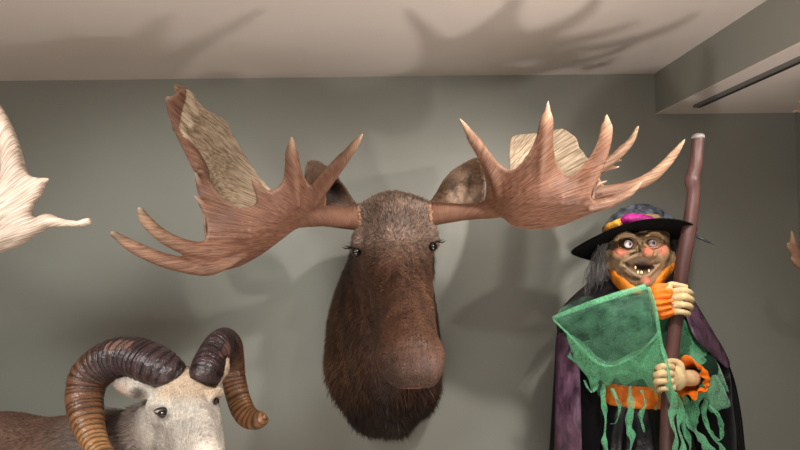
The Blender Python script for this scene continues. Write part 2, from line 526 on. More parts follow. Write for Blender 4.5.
# ------------------------------------------------------------------ moose shoulder mount
def antler_mat(name, red, pale, tip, axis=(1, 1, 1), groove=.6, amt=.8):
    m, N, L, B = new_mat(name)
    B.inputs['Roughness'].default_value = .5; B.inputs['Specular IOR Level'].default_value = .35
    a = N.new('ShaderNodeAttribute'); a.attribute_name = 'Col'
    tc = N.new('ShaderNodeTexCoord')
    at2 = N.new('ShaderNodeAttribute'); at2.attribute_name = 'grain'
    # streaky vein grain along the growth direction (stored per point as a stretched coordinate)
    n = N.new('ShaderNodeTexNoise'); n.inputs['Scale'].default_value = 1.0; n.inputs['Detail'].default_value = 6; n.inputs['Distortion'].default_value = .35
    L.new(at2.outputs['Vector'], n.inputs['Vector'])
    n3 = N.new('ShaderNodeTexNoise'); n3.inputs['Scale'].default_value = 9; n3.inputs['Detail'].default_value = 3
    L.new(tc.outputs['Object'], n3.inputs['Vector'])
    r = N.new('ShaderNodeValToRGB'); r.color_ramp.elements[0].position = .35; r.color_ramp.elements[1].position = .68
    r.color_ramp.elements[0].color = (.34, .26, .22, 1); r.color_ramp.elements[1].color = (1.45, 1.5, 1.55, 1)
    L.new(n.outputs['Fac'], r.inputs['Fac'])
    r3 = N.new('ShaderNodeValToRGB'); r3.color_ramp.elements[0].position = .3; r3.color_ramp.elements[1].position = .7
    r3.color_ramp.elements[0].color = (.8, .78, .76, 1); r3.color_ramp.elements[1].color = (1.15, 1.15, 1.15, 1)
    L.new(n3.outputs['Fac'], r3.inputs['Fac'])
    mu = N.new('ShaderNodeMix'); mu.data_type = 'RGBA'; mu.blend_type = 'MULTIPLY'; mu.inputs[0].default_value = amt; mu.clamp_result = False
    L.new(a.outputs['Color'], mu.inputs[6]); L.new(r.outputs[0], mu.inputs[7])
    mu2 = N.new('ShaderNodeMix'); mu2.data_type = 'RGBA'; mu2.blend_type = 'MULTIPLY'; mu2.inputs[0].default_value = 1
    L.new(mu.outputs[2], mu2.inputs[6]); L.new(r3.outputs[0], mu2.inputs[7])
    ge = N.new('ShaderNodeNewGeometry'); rp = N.new('ShaderNodeMapRange'); rp.inputs['From Min'].default_value = .51; rp.inputs['From Max'].default_value = .57
    rp.inputs['To Max'].default_value = .55
    L.new(ge.outputs['Pointiness'], rp.inputs['Value'])
    mx = N.new('ShaderNodeMix'); mx.data_type = 'RGBA'; mx.inputs[7].default_value = (*lin((214, 184, 156)), 1)
    L.new(rp.outputs[0], mx.inputs[0]); L.new(mu2.outputs[2], mx.inputs[6])
    L.new(mx.outputs[2], B.inputs['Base Color'])
    b = N.new('ShaderNodeBump'); b.inputs['Strength'].default_value = groove; b.inputs['Distance'].default_value = .003
    L.new(n.outputs['Fac'], b.inputs['Height']); L.new(b.outputs[0], B.inputs['Normal'])
    return m
M_antler = antler_mat('moose_antler', 0, 0, 0)

def add_vec_attr(o, name, arr):
    at = o.data.attributes.new(name, 'FLOAT_VECTOR', 'POINT')
    at.data.foreach_set('vector', np.asarray(arr, np.float32).ravel())

def build_antler(sheets, tubes, h=.0045, pad=.06, k=.018):
    pts = []
    for (W, Tn, r) in sheets: pts += list(W)
    for t in tubes: pts += [np.array(q[:3]) for q in t]
    pts = np.array(pts)
    f = Field(pts.min(0) - pad, pts.max(0) + pad, h)
    for (W, T, r) in sheets:
        rr = np.asarray(r) if np.ndim(r) else np.full(len(W), r)
        for t in T:
            f.tri(W[t[0]], W[t[1]], W[t[2]], float(rr[list(t)].mean()), .002)
    for t in tubes: f.tube(t, k, 6)
    return f.mesh(2)

def px_tube(rows):
    """rows (px,py,Y,radius px)"""
    return [(*P(a, b, Y), r * Y / FPX) for (a, b, Y, r) in rows]

moose = thing('moose_mount', (P(385, 330, WALL_Y).x, WALL_Y, P(385, 330, WALL_Y).z),
              'brown moose head and shoulder mount with wide palmate antlers, hung on the grey-green wall', 'taxidermy mount')

# ---- head and neck, one hide
f = Field((-.42, 1.25, .60), (.42, 2.62, 1.95), .0075)
def E(px, py, Y, r, **kw): f.ell(PA(px, py, Y), r, **kw)
def tub(rows, k): f.tube([(*P(a, b, Y), r) for (a, b, Y, r) in rows], k, 4)
# neck / cape
E(383, 342, 2.52, (.242, .30, .375), k=.05)
E(386, 300, 2.36, (.185, .26, .26), k=.08)
E(392, 262, 2.15, (.155, .20, .20), k=.08)
E(354, 365, 2.50, (.110, .17, .14), k=.04)
E(371, 396, 2.50, (.085, .16, .12), k=.03)
E(394, 402, 2.46, (.085, .16, .11), k=.03)
E(418, 376, 2.48, (.085, .17, .14), k=.04)
E(388, 345, 2.22, (.13, .16, .24), k=.08)
# skull, face, muzzle
E(394, 222, 2.02, (.122, .14, .105), k=.05)
E(395, 240, 1.98, (.128, .13, .12), k=.05)
tub([(395, 238, 1.975, .118), (398, 265, 1.89, .112), (402, 297, 1.78, .097), (406, 325, 1.67, .088), (409, 347, 1.58, .082), (410, 356, 1.53, .077)], .04)
# boxy end of the nose with overhanging lip
tub([(394, 357, 1.535, .042), (427, 357, 1.535, .042)], .05)
tub([(397, 370, 1.545, .033), (427, 370, 1.545, .033)], .03)
tub([(400, 378, 1.55, .024), (429, 378, 1.55, .024)], .02)
# lower jaw set well back, cheeks
tub([(395, 290, 2.05, .115), (400, 330, 1.86, .085), (408, 366, 1.68, .055)], .05)
tub([(393, 268, 2.03, .12), (390, 300, 1.98, .10)], .05)
# long nasal ridge
tub([(394, 222, 1.90, .05), (400, 262, 1.80, .05), (405, 300, 1.70, .045), (409, 335, 1.57, .045)], .05)
# brows and eye beds
for (ex, ey, bx) in ((357, 243, 360), (433, 238, 430)):
    tub([(bx, ey - 3, 1.93, .026), (ex, ey + 5, 1.93, .022)], .03)
# pedicles
tub([(378, 215, 1.96, .05), (362, 217, 1.945, .037)], .03)
tub([(412, 213, 1.96, .05), (428, 214, 1.945, .037)], .03)
# eye sockets, nostrils
MEY = []
for (ex, ey) in ((357.5, 252), (431.5, 246.5)):
    y = f.surf(ex, ey); MEY.append(y)
    f.ell(PA(ex, ey, y), (.020, .020, .013), k=.010, cut=True)
for (nx, s) in ((386, -1), (436, 1)):
    f.tube([(*P(nx, 370, 1.52), .008), (*P(nx + s * 2, 362, 1.54), .010), (*P(nx - s*1, 355, 1.54), .006)], .01, 3, cut=True)
f.clip_max(1, WALL_Y - .002)
V, F = f.mesh(2)
def moose_cols(V):
    px = V[:, 0] * FPX / V[:, 1] + 396; py = 242 - (V[:, 2] - 1.62) * FPX / V[:, 1]
    base = np.tile(np.array(lin((80, 53, 38))), (len(V), 1))
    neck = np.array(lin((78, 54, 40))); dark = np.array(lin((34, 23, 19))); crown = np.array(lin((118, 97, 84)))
    nose = np.array(lin((86, 66, 58))); neck_lit = np.array(lin((108, 76, 54)))
    Y = V[:, 1]
    c = mix(base, np.tile(neck, (len(V), 1)), sstep(2.05, 2.2, Y))
    c = mix(c, np.tile(neck_lit, (len(V), 1)), sstep(2.1, 2.3, Y) * sstep(330, 345, 372 - np.abs(px-345)) * .5)  # lit side of the neck painted as a lighter brown patch
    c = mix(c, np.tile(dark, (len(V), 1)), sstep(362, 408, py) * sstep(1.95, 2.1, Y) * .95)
    c = mix(c, np.tile(crown, (len(V), 1)), (1 - sstep(222, 275, py)) * (1 - sstep(2.0, 2.1, Y)))
    c = mix(c, np.tile(np.array(lin((84, 64, 56))), (len(V), 1)), sstep(335, 372, py) * (1 - sstep(1.62, 1.68, Y)) * .6)
    c = mix(c, np.tile(dark, (len(V), 1)), sstep(1.60, 1.66, Y) * (1 - sstep(1.9, 2.0, Y)) * sstep(352, 372, py))  # shade beneath the nose painted dark onto chin and jaw
    c = mix(c, np.tile(np.array(lin((188, 140, 124))), (len(V), 1)), sstep(386, 387.5, py) * (1 - sstep(1.56, 1.6, Y)) * .8)
    c *= (1 + .35 * vnoise(V * np.array((1.6, 1, .35)), 60, 13))[:, None]
    c *= (1 + .30 * vnoise(V, 30, 3) + .25 * vnoise(V, 75, 4))[:, None]
    return c
def moose_flow(p, n):
    d = np.tile(np.array([0, .25, -1.0]), (len(p), 1))
    py = 242 - (p[:, 2] - 1.62) * FPX / p[:, 1]
    up = (1 - sstep(215, 262, py)) * (1 - sstep(2.05, 2.15, p[:, 1]))
    d = d * (1 - up)[:, None] + np.stack([p[:, 0] * 2.5, np.full(len(p), .5), np.full(len(p), .8)], 1) * up[:, None]
    side = np.sign(p[:, 0] + .02); d[:, 0] += side * .15 * (1 - up)
    d[:, 0] += .5 * vnoise(p, 14, 9)
    return d
def moose_len(p):
    L = .010 + .030 * sstep(2.0, 2.25, p[:, 1])
    py = 242 - (p[:, 2] - 1.62) * FPX / p[:, 1]
    L += .036 * sstep(370, 425, py) * sstep(2.1, 2.3, p[:, 1])
    L += .012 * (1 - sstep(205, 250, py)) * (1 - sstep(2.05, 2.2, p[:, 1]))
    L *= 1 - .6 * (1 - sstep(1.62, 1.75, p[:, 1]))
    return L
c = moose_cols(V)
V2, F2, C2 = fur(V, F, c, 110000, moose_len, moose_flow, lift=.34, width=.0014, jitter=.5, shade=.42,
                 mask=lambda q: (q[:, 1] < WALL_Y - .01) * (1 + 1.2 * (q[:, 1] < 2.1)))
# long shaggy locks of the neck
c3 = moose_cols(V)
def lock_len(p): return .030 + .030 * sstep(1.25, .95, p[:, 2])
V3, F3, C3 = fur(V, F, c3 * 1.15, 16000, lock_len, moose_flow, lift=.42, width=.0018, jitter=.45, shade=.45, mask=lambda q: 1.0 * (q[:, 1] > 2.12) * (q[:, 1] < WALL_Y - .01))
nV = len(V)
F3 = [tuple(i - nV + len(V2) for i in q) for q in F3[len(F):]]
V2 = np.vstack([V2, V3[nV:]]); C2 = np.vstack([C2, C3[nV:]]); F2 = F2 + F3
M_moose = mat_attr('moose_hide', rough=.55, spec=.3, noise=.25, nscale=35, bump=.4, bscale=160)
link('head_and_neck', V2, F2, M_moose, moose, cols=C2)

# eyes
M_eye = mat('moose_eye', (16, 10, 8), rough=.06, spec=.8, coat=.6)
def ball(c, r, seg=20, rings=12, sc=(1, 1, 1)):
    V = []; 
    for i in range(rings + 1):
        a = math.pi * i / rings
        for j in range(seg):
            b = 2 * math.pi * j / seg
            V.append((c[0] + r*sc[0]*math.sin(a)*math.cos(b), c[1] + r*sc[1]*math.sin(a)*math.sin(b), c[2] + r*sc[2]*math.cos(a)))
    return V, [(i*seg+j, (i+1)*seg+j, (i+1)*seg+(j+1) % seg, i*seg+(j+1) % seg) for i in range(rings) for j in range(seg)]
for (ex, ey, s, y) in ((356.5, 252, -1, MEY[0]), (432.5, 246.5, 1, MEY[1])):
    MB().add(*ball(PA(ex, ey, y + .007), .0165)).link('eye', M_eye, moose)
M_lash = mat('eyelash', (20, 14, 12), rough=.6)
for (ex, ey, s) in ((353, 249, -1), (435, 243, 1)):
    mb = MB()
    for k in range(16):
        a = P(ex + s * (k - 8) * .35 + s, ey + abs(k - 8) * .35 - 2.5, (MEY[0] if s < 0 else MEY[1]) - .008)
        b = a + Vector((s * (.012 + .001 * k % 5), -.016, .004 + .0012 * (k % 4)))
        m_ = (a + b) / 2 + Vector((0, 0, -.004))
        mb.add(*sweep([tuple(a), tuple(m_), tuple(b)], [.0008, .0007, .0002], 5))
    mb.link('eyelash', M_lash, moose)

# ears: cupped leaves
def ear(boundary, ctrl, colr, inner, name='ear', n=7000, par=None, ln=.012, flowdir=(0, 0, 1), t=.007, centre=None, rad=30, flip=1):
    W, T, v2 = sheet(boundary, ctrl, 3.5)
    W = np.asarray(W)
    tv, tf = thick(W, T, t)
    m = len(W)
    vv = np.vstack([v2, v2])
    tr = np.array([q for q in tf if len(q) == 3])
    front = np.zeros(len(tv)); 
    # facing camera side = inner
    nn = np.zeros_like(tv); nf = np.cross(tv[tr[:, 1]] - tv[tr[:, 0]], tv[tr[:, 2]] - tv[tr[:, 0]])
    for a in range(3): np.add.at(nn, tr[:, a], nf)
    front = (nn[:, 1] < 0).astype(float)
    dist = np.sqrt((((vv - np.array(centre)) / np.array([1, 1])) ** 2).sum(1))
    cols = np.tile(np.array(lin(colr)), (len(tv), 1))
    cols = mix(cols, np.tile(np.array(lin(inner)), (len(tv), 1)), front * (1 - sstep(rad*.45, rad, dist)))
    fd = np.array(flowdir, float)
    ang = np.arctan2(vv[:, 1] - (centre[1] + 22), vv[:, 0] - centre[0])
    st_ = sstep(.1, .7, np.sin(ang * 9 + 1.0)) * front * (1 - sstep(rad * .5, rad, dist))
    cols = cols * (1 - .55 * st_)[:, None]
    tri = np.array([q if len(q) == 3 else q[:3] for q in tf])
    V2, F2, C2 = fur(tv, tri, cols, n, lambda p: np.full(len(p), ln), lambda p, n_: np.tile(fd, (len(p), 1)), lift=.25, width=.0009, jitter=.3, shade=.2)
    # keep the true faces for the skin
    F2 = [tuple(q) for q in tf] + F2[len(tri):]
    return link(name, V2, F2, M_moose, par, cols=C2)
ear([(430, 204), (436, 194), (446, 178), (459, 167), (473, 160), (480, 162), (483, 175), (483, 192), (479, 206), (455, 212), (436, 212)],
    [(430, 204, 2.03), (440, 212, 2.03), (446, 178, 2.0), (473, 160, 1.99), (483, 180, 1.98), (480, 206, 1.99), (462, 188, 2.055), (455, 200, 2.06)],
    (100, 74, 56), (178, 150, 128), par=moose, centre=(463, 190), rad=24, flowdir=(.6, 0, .8), n=9000)
ear([(359, 212), (350, 196), (338, 178), (328, 168), (316, 162), (308, 165), (306, 180), (312, 198), (324, 212), (345, 218)],
    [(359, 212, 2.03), (345, 218, 2.03), (338, 178, 2.0), (316, 162, 1.99), (307, 180, 1.98), (322, 212, 1.99), (328, 190, 2.06), (338, 202, 2.06)],
    (112, 86, 68), (60, 44, 36), par=moose, centre=(330, 192), rad=22, flowdir=(-.6, 0, .8), n=9000)

# ---- antlers
RED = np.array(lin((124, 87, 68))); PALE = np.array(lin((196, 176, 150))); TIP = np.array(lin((184, 150, 118))); DARKTIP = np.array(lin((78, 62, 54)))
def antler_object(name, sheets, tubes, tips, base, colfn, parent, mat_, h=.0045):
    V, F = build_antler(sheets, tubes, h)
    c = colfn(V)
    for (t, rad, colr, amt) in tips:
        d = np.linalg.norm(V - np.array(t), axis=1)
        c = mix(c, np.tile(colr, (len(V), 1)), (1 - sstep(rad * .3, rad, d)) * amt)
    o = link(name, V, F.tolist(), mat_, parent, cols=c)
    # grain coordinate: compressed along distance from base so the veins fan out
    d = V - np.array(base); r = np.linalg.norm(d, axis=1)
    sgn = 1 if d[:, 0].mean() > 0 else -1
    th = np.arctan2(d[:, 2], d[:, 0] * sgn)
    add_vec_attr(o, 'grain', np.stack([th * 130 + 3.2 * vnoise(V, 14, 5), r * 12, d[:, 1] * 40], 1))
    return o, V

# left antler (left in the photo)
LB = [(326, 203), (326, 191), (335, 176), (346, 159), (341, 156), (326, 169), (315, 181), (309.5, 185), (305, 179), (299.5, 167), (295.5, 151), (287.5, 151), (285.5, 167), (283, 180), (278, 187), (270, 191), (264, 189), (257, 182), (254.5, 184), (257.5, 196), (256, 204), (244, 209), (232, 205), (221, 197), (209, 181),
      (200, 171), (198, 186), (202, 205), (207, 221), (208, 234), (204, 243), (203, 256), (209, 266), (222, 270), (240, 266), (262, 254), (281, 240), (298, 228), (318, 224)]
LBc = [(325, 212, 1.86), (309, 186, 1.74), (284, 188, 1.69), (343, 158, 1.655), (330, 178, 1.72), (291.5, 151, 1.63), (292, 170, 1.665), (255, 183, 1.645), (256, 205, 1.67), (221, 197, 1.69), (200, 171, 1.72), (207, 221, 1.66), (203, 256, 1.66),
       (222, 270, 1.76), (262, 252, 1.78), (298, 226, 1.82), (250, 232, 1.67), (285, 212, 1.72), (225, 240, 1.66)]
sF = sheet(LB, LBc, 7, inset=2.3)
BB = [(203, 172), (196, 160), (188, 145), (180, 126), (174, 108), (177, 92), (188, 90), (200, 104), (212, 113), (226, 121), (231, 131), (245, 155), (258, 175), (269, 188),
      (285, 205), (318, 220), (298, 226), (262, 252), (235, 264), (215, 262), (205, 235), (203, 200)]
BBc = [(203, 172, 1.73), (188, 145, 1.79), (174, 108, 1.86), (188, 90, 1.90), (212, 113, 1.99), (231, 131, 2.04), (258, 175, 2.02), (285, 205, 1.95), (318, 220, 1.88),
       (262, 252, 1.80), (235, 264, 1.78), (215, 262, 1.74), (204, 220, 1.70), (220, 175, 1.92), (240, 205, 1.95), (205, 130, 1.93)]
sB = sheet(BB, BBc, 7, inset=1.5)
tl = [px_tube(r) for r in (
    [(357, 218, 1.945, 12.5), (345, 218, 1.92, 11), (325, 216, 1.88, 10.5), (300, 216, 1.83, 8)],
    [(314, 204, 1.80, 3), (325, 186, 1.74, 5), (336, 169, 1.69, 5.5), (350, 151, 1.63, 4.9), (357.5, 141, 1.60, 3.6), (362.5, 134, 1.58, 1.3)],
    [(297, 203, 1.74, 3), (295, 178, 1.68, 5), (292.5, 158, 1.64, 5.0), (291.5, 145, 1.615, 4.0), (291.5, 138, 1.61, 1.8)],
    [(266, 210, 1.70, 3), (262, 197, 1.675, 3.5), (257, 186, 1.65, 2.6), (251.5, 176, 1.63, 1.0)],
    [(238, 248, 1.70, 1.5), (218, 253, 1.675, 5.5), (203, 251, 1.65, 8), (180, 245, 1.62, 7.2), (160, 234, 1.60, 6.5), (145, 219, 1.58, 5.5), (140, 209, 1.57, 3)],
    [(244, 256, 1.73, 1.5), (226, 264, 1.69, 5), (207, 269, 1.66, 7), (180, 264.5, 1.62, 7.5), (155, 257, 1.60, 7), (132, 246, 1.58, 6), (113, 233.5, 1.56, 3.2)],
    [(204, 190, 1.71, 4), (199, 181, 1.70, 3), (195, 172, 1.69, 1)],
    [(206, 208, 1.68, 4), (199, 200, 1.67, 2.5), (193.5, 195.5, 1.66, .9)],
    [(203, 178, 1.73, 5), (192, 154, 1.77, 6), (181, 131, 1.81, 6), (173, 112, 1.85, 5.2), (169, 100, 1.87, 4.0)],
    [(190, 125, 1.84, 5), (182, 104, 1.88, 4.5), (176.5, 87, 1.91, 3.0)],
    [(196, 115, 1.90, 5), (189, 99, 1.91, 4.0), (184, 88, 1.92, 2.4)],
    [(180, 132, 1.85, 4), (175, 128, 1.86, 3.2)],
)]
def lcol(V):
    px = V[:, 0] * FPX / V[:, 1] + 396; py = 242 - (V[:, 2] - 1.62) * FPX / V[:, 1]
    c = np.tile(RED, (len(V), 1))
    ok = np.array([[a, b] for a, b in zip(px, py)])
    REG = [(181, 112), (186, 96), (187, 70), (205, 90), (240, 115), (285, 200), (262, 206), (244, 211), (226, 204), (210, 184), (192, 152), (179, 124)]
    inn = inside(REG, ok) & (V[:, 1] > 1.775)
    # inner (upper) face only: the face turned to the viewer on the rear palm
    yb = rbf(np.array(BBc)[:, :2], np.array(BBc)[:, 2])(ok)
    t = inn * (1 - sstep(.006, .014, V[:, 1] - yb))
    c = mix(c, np.tile(PALE, (len(V), 1)), t)
    return c
tips = [(P(363, 133, 1.58), .09, TIP, .4), (P(292, 138, 1.61), .07, TIP, .3), (P(139, 207, 1.57), .05, DARKTIP, .9), (P(111, 232, 1.56), .05, DARKTIP, .9),
        (P(169, 98, 1.87), .03, PALE * .9, .6), (P(176, 85, 1.91), .05, TIP, .5), (P(195, 172, 1.69), .03, DARKTIP, .8), (P(150, 225, 1.6), .12, TIP * .8, .35)]
ant, _ = antler_object('antler', [(sF[0], sF[1], .0085), (sB[0], sB[1], .007)], tl, tips, P(345, 240, 1.9), lcol, moose, M_antler)
M_burr = mat('antler_burr', (150, 112, 86), rough=.6, noise=.35, nscale=60, bump=.8, bscale=90)
def burr(c, axis, R, par):
    ax = Vector(axis).normalized(); u = ax.orthogonal().normalized(); w = ax.cross(u); mb = MB()
    for k in range(26):
        a = 2 * math.pi * k / 26 + random.uniform(-.1, .1)
        q = Vector(c) + (u * math.cos(a) + w * math.sin(a)) * R * random.uniform(.95, 1.08) + ax * random.uniform(-.004, .004)
        mb.add(*ball(q, random.uniform(.006, .0095), 8, 6))
    pts = [tuple(Vector(c) + (u * math.cos(a) + w * math.sin(a)) * R * .93) for a in np.linspace(0, 2*math.pi, 25)]
    mb.add(*sweep(pts, [.008] * 25, 8, cap=False))
    return mb.link('burr', M_burr, par)
burr(P(358.5, 218, 1.945), (-1, -.1, 0), .042, ant)

# right antler
RB = [(484, 214), (484, 203), (486.5, 190), (484, 172), (478, 154), (470, 139), (474, 137), (486, 149), (497, 162), (509, 170), (518, 167), (529, 153), (537, 137), (542.5, 118), (551, 118), (551.5, 138), (555.5, 160), (565, 176), (571, 176.5), (580, 169), (591, 156), (599.5, 140), (603.5, 126), (610, 127), (609, 142), (604.5, 160), (596, 180), (590.5, 193), (593, 201),
      (606, 200), (612, 204), (600, 210), (590, 214), (576, 220), (562, 225), (545, 229), (527, 229), (511, 225), (503, 217)]
RBc = [(484, 208, 1.86), (487, 190, 1.80), (472, 138, 1.655), (484, 158, 1.70), (546.5, 118, 1.57), (545, 138, 1.60), (607, 126, 1.575), (603, 145, 1.59), (590, 170, 1.61), (509, 170, 1.70), (545, 160, 1.63), (566, 177, 1.64), (598, 168, 1.60), (590, 196, 1.62), (610, 203, 1.62), (576, 220, 1.70), (545, 229, 1.76),
       (511, 225, 1.80), (535, 195, 1.66), (565, 200, 1.63), (505, 200, 1.74)]
sF = sheet(RB, RBc, 7, inset=2.3)
RK = [(509, 172), (509, 152), (511, 139), (517, 135), (528, 134), (538, 133), (549, 131), (562, 129), (571, 134), (577, 140), (579, 148), (583, 152), (586, 157), (592, 163), (600, 180), (606, 196),
      (590, 213), (562, 224), (530, 228), (508, 222), (500, 205)]
RKc = [(509, 172, 1.98), (511, 139, 2.05), (538, 133, 2.10), (562, 129, 2.10), (579, 148, 2.02), (592, 163, 1.94), (606, 196, 1.76), (590, 213, 1.72), (562, 224, 1.77), (530, 228, 1.80), (508, 222, 1.83), (500, 205, 1.86), (545, 180, 1.99), (560, 195, 1.90)]
sB = sheet(RK, RKc, 7, inset=1.5)
tr_ = [px_tube(r) for r in (
    [(432, 214, 1.945, 12.0), (445, 213, 1.92, 10.5), (465, 212, 1.89, 8.5), (488, 210, 1.85, 8.5), (510, 208, 1.80, 8)],
    [(502, 200, 1.77, 3), (494, 176, 1.73, 4.5), (483, 154, 1.69, 5), (472, 137, 1.65, 4.4), (465, 126, 1.625, 2.9), (460, 119, 1.61, 1.2)],
    [(541, 195, 1.66, 3), (543, 165, 1.63, 5), (545.5, 143, 1.60, 5.5), (547, 122, 1.57, 4.6), (547.7, 110, 1.558, 3), (548, 101, 1.55, 1.2)],
    [(578, 200, 1.63, 3), (592, 176, 1.61, 5), (601, 155, 1.60, 5), (606, 135, 1.58, 4.8), (607, 122, 1.568, 3.2), (606.5, 114, 1.56, 1.2)],
    [(592, 208, 1.63, 3), (606, 204, 1.62, 4.5), (618, 199, 1.61, 4.5), (631, 192, 1.59, 3.8), (642, 182, 1.57, 1.2)],
    [(575, 210, 1.72, 6), (598, 194, 1.72, 6.2), (622, 189, 1.70, 6.2), (645, 181, 1.67, 6.2), (662, 168, 1.65, 5.2), (675, 153, 1.63, 3.8), (684.5, 140, 1.61, 1.4)],
    [(592, 198, 1.66, 3), (593, 190, 1.66, 2.8), (599, 184, 1.66, 2.2), (607, 181, 1.655, 1.2)],
    [(590, 178, 1.88, 5), (605, 165, 1.88, 5), (620, 153, 1.87, 4.4), (631, 141, 1.86, 3.6), (638, 127, 1.85, 1.6)],
    [(600, 166, 1.96, 4), (612, 157, 1.95, 3), (624, 145, 1.94, 2.0)],
    [(600, 168, 1.97, 3), (611, 162, 1.96, 2.4), (621, 160, 1.95, 1.2)],
    [(600, 172, 1.92, 3), (610, 168, 1.92, 2.6), (619, 167, 1.91, 1.2)],
)]
def rcol(V):
    px = V[:, 0] * FPX / V[:, 1] + 396; py = 242 - (V[:, 2] - 1.62) * FPX / V[:, 1]
    ok = np.stack([px, py], 1); c = np.tile(RED, (len(V), 1))
    yb = rbf(np.array(RKc)[:, :2], np.array(RKc)[:, 2])(ok)
    t = inside([(500, 205), (500, 125), (590, 120), (590, 165), (606, 190), (590, 200)], ok) * (V[:, 1] > 1.84) * (1 - sstep(.006, .014, V[:, 1] - yb))
    c = mix(c, np.tile(PALE * .85, (len(V), 1)), t)
    return mix(c, np.tile(TIP, (len(V), 1)), sstep(610, 665, px) * .45)
tips = [(P(460, 119, 1.61), .07, TIP, .4), (P(547, 101, 1.55), .09, TIP, .4), (P(606, 114, 1.56), .09, TIP, .4), (P(638, 127, 1.85), .2, TIP, .5)]
ant, _ = antler_object('antler', [(sF[0], sF[1], .0085), (sB[0], sB[1], .007)], tr_, tips, P(445, 235, 1.9), rcol, moose, M_antler)
burr(P(431, 215, 1.945), (1, -.1, 0), .040, ant)

# ------------------------------------------------------------------ mountain sheep, full body mount
ram = thing('ram_mount', (-1.15, 2.0, 0), 'pale-faced grey-brown wild ram with heavy ridged curling horns, standing below the left antler', 'taxidermy mount')
bt = P(30, 415, 2.0).z
f = Field((-2.15, 1.28, .0), (-.42, 2.32, 1.42), .0085)
def E(c, r, **kw): f.ell(c, r, **kw)
# trunk: rump, barrel, chest, withers
E((-1.80, 2.02, bt - .225), (.25, .17, .225), k=.08)
E((-1.45, 2.02, bt - .235), (.34, .19, .235), k=.08)
E((-1.12, 2.00, bt - .245), (.24, .17, .245), k=.08)
E(PA(108, 448, 1.97), (.11, .12, .12), k=.06)
# neck rising to the head
f.tube([(*P(118, 490, 1.97), .175), (*P(140, 452, 1.90), .140), (*P(163, 430, 1.86), .105), (*P(180, 412, 1.84), .06)], .06)
f.tube([(*P(110, 530, 1.92), .15), (*P(150, 475, 1.84), .11)], .06)
# legs with knees and hocks
for dy in (-.11, .11):
    y = 2.01 + dy
    f.tube([(-1.05, y, bt - .38, .085), (-1.05, y, .40, .045), (-1.06, y, .30, .038), (-1.05, y, .10, .027), (-1.04, y, .03, .036)], .03)
    f.tube([(-1.82, y, bt - .33, .12), (-1.78, y, .52, .075), (-1.90, y, .34, .038), (-1.88, y, .10, .028), (-1.87, y, .03, .036)], .03)
f.tube([(-2.02, 2.02, bt - .14, .035), (-2.08, 2.02, bt - .22, .02)], .03)
f.clip_max(2, 5)
f.D = np.maximum(f.D, -(f.lo[2] + f.h * np.arange(f.n[2]) - .004).reshape(1, 1, -1).astype(np.float32))
Vb, Fb = f.mesh(2)
# head at finer detail, continuous with the neck it sinks into
f = Field(tuple(np.array(P(185, 420, 1.65)) - np.array((.24, .32, .30))), tuple(np.array(P(185, 420, 1.65)) + np.array((.20, .28, .24))), .0045)
def H(px, py, Y, r, **kw): f.ell(PA(px, py, Y), r, **kw)
H(186, 394, 1.745, (.086, .10, .080), k=.03)
f.tube([(*P(188, 402, 1.72), .084), (*P(194, 425, 1.64), .076), (*P(200, 450, 1.55), .064), (*P(204, 476, 1.46), .054)], .04)
f.tube([(*P(178, 425, 1.75), .072), (*P(188, 455, 1.66), .066), (*P(200, 480, 1.53), .036)], .05)
f.tube([(*P(189, 395, 1.65), .03), (*P(198, 420, 1.56), .03), (*P(205, 450, 1.475), .028)], .04)
f.tube([(*P(176, 408, 1.79), .085), (*P(163, 428, 1.83), .10)], .05)
# brow ridges, eye beds, muzzle swellings
f.tube([(*P(153, 404, 1.685), .016), (*P(163, 402, 1.655), .018), (*P(172, 407, 1.64), .015)], .02)
f.tube([(*P(212, 396, 1.65), .016), (*P(218, 393, 1.68), .015)], .02)
f.tube([(*P(158, 420, 1.675), .014), (*P(168, 421, 1.655), .014)], .02)
REY = [f.surf(163, 412), f.surf(216, 401)]
H(163, 412, REY[0], (.017, .014, .009), k=.008, cut=True)
H(216, 401, REY[1], (.010, .014, .010), k=.008, cut=True)
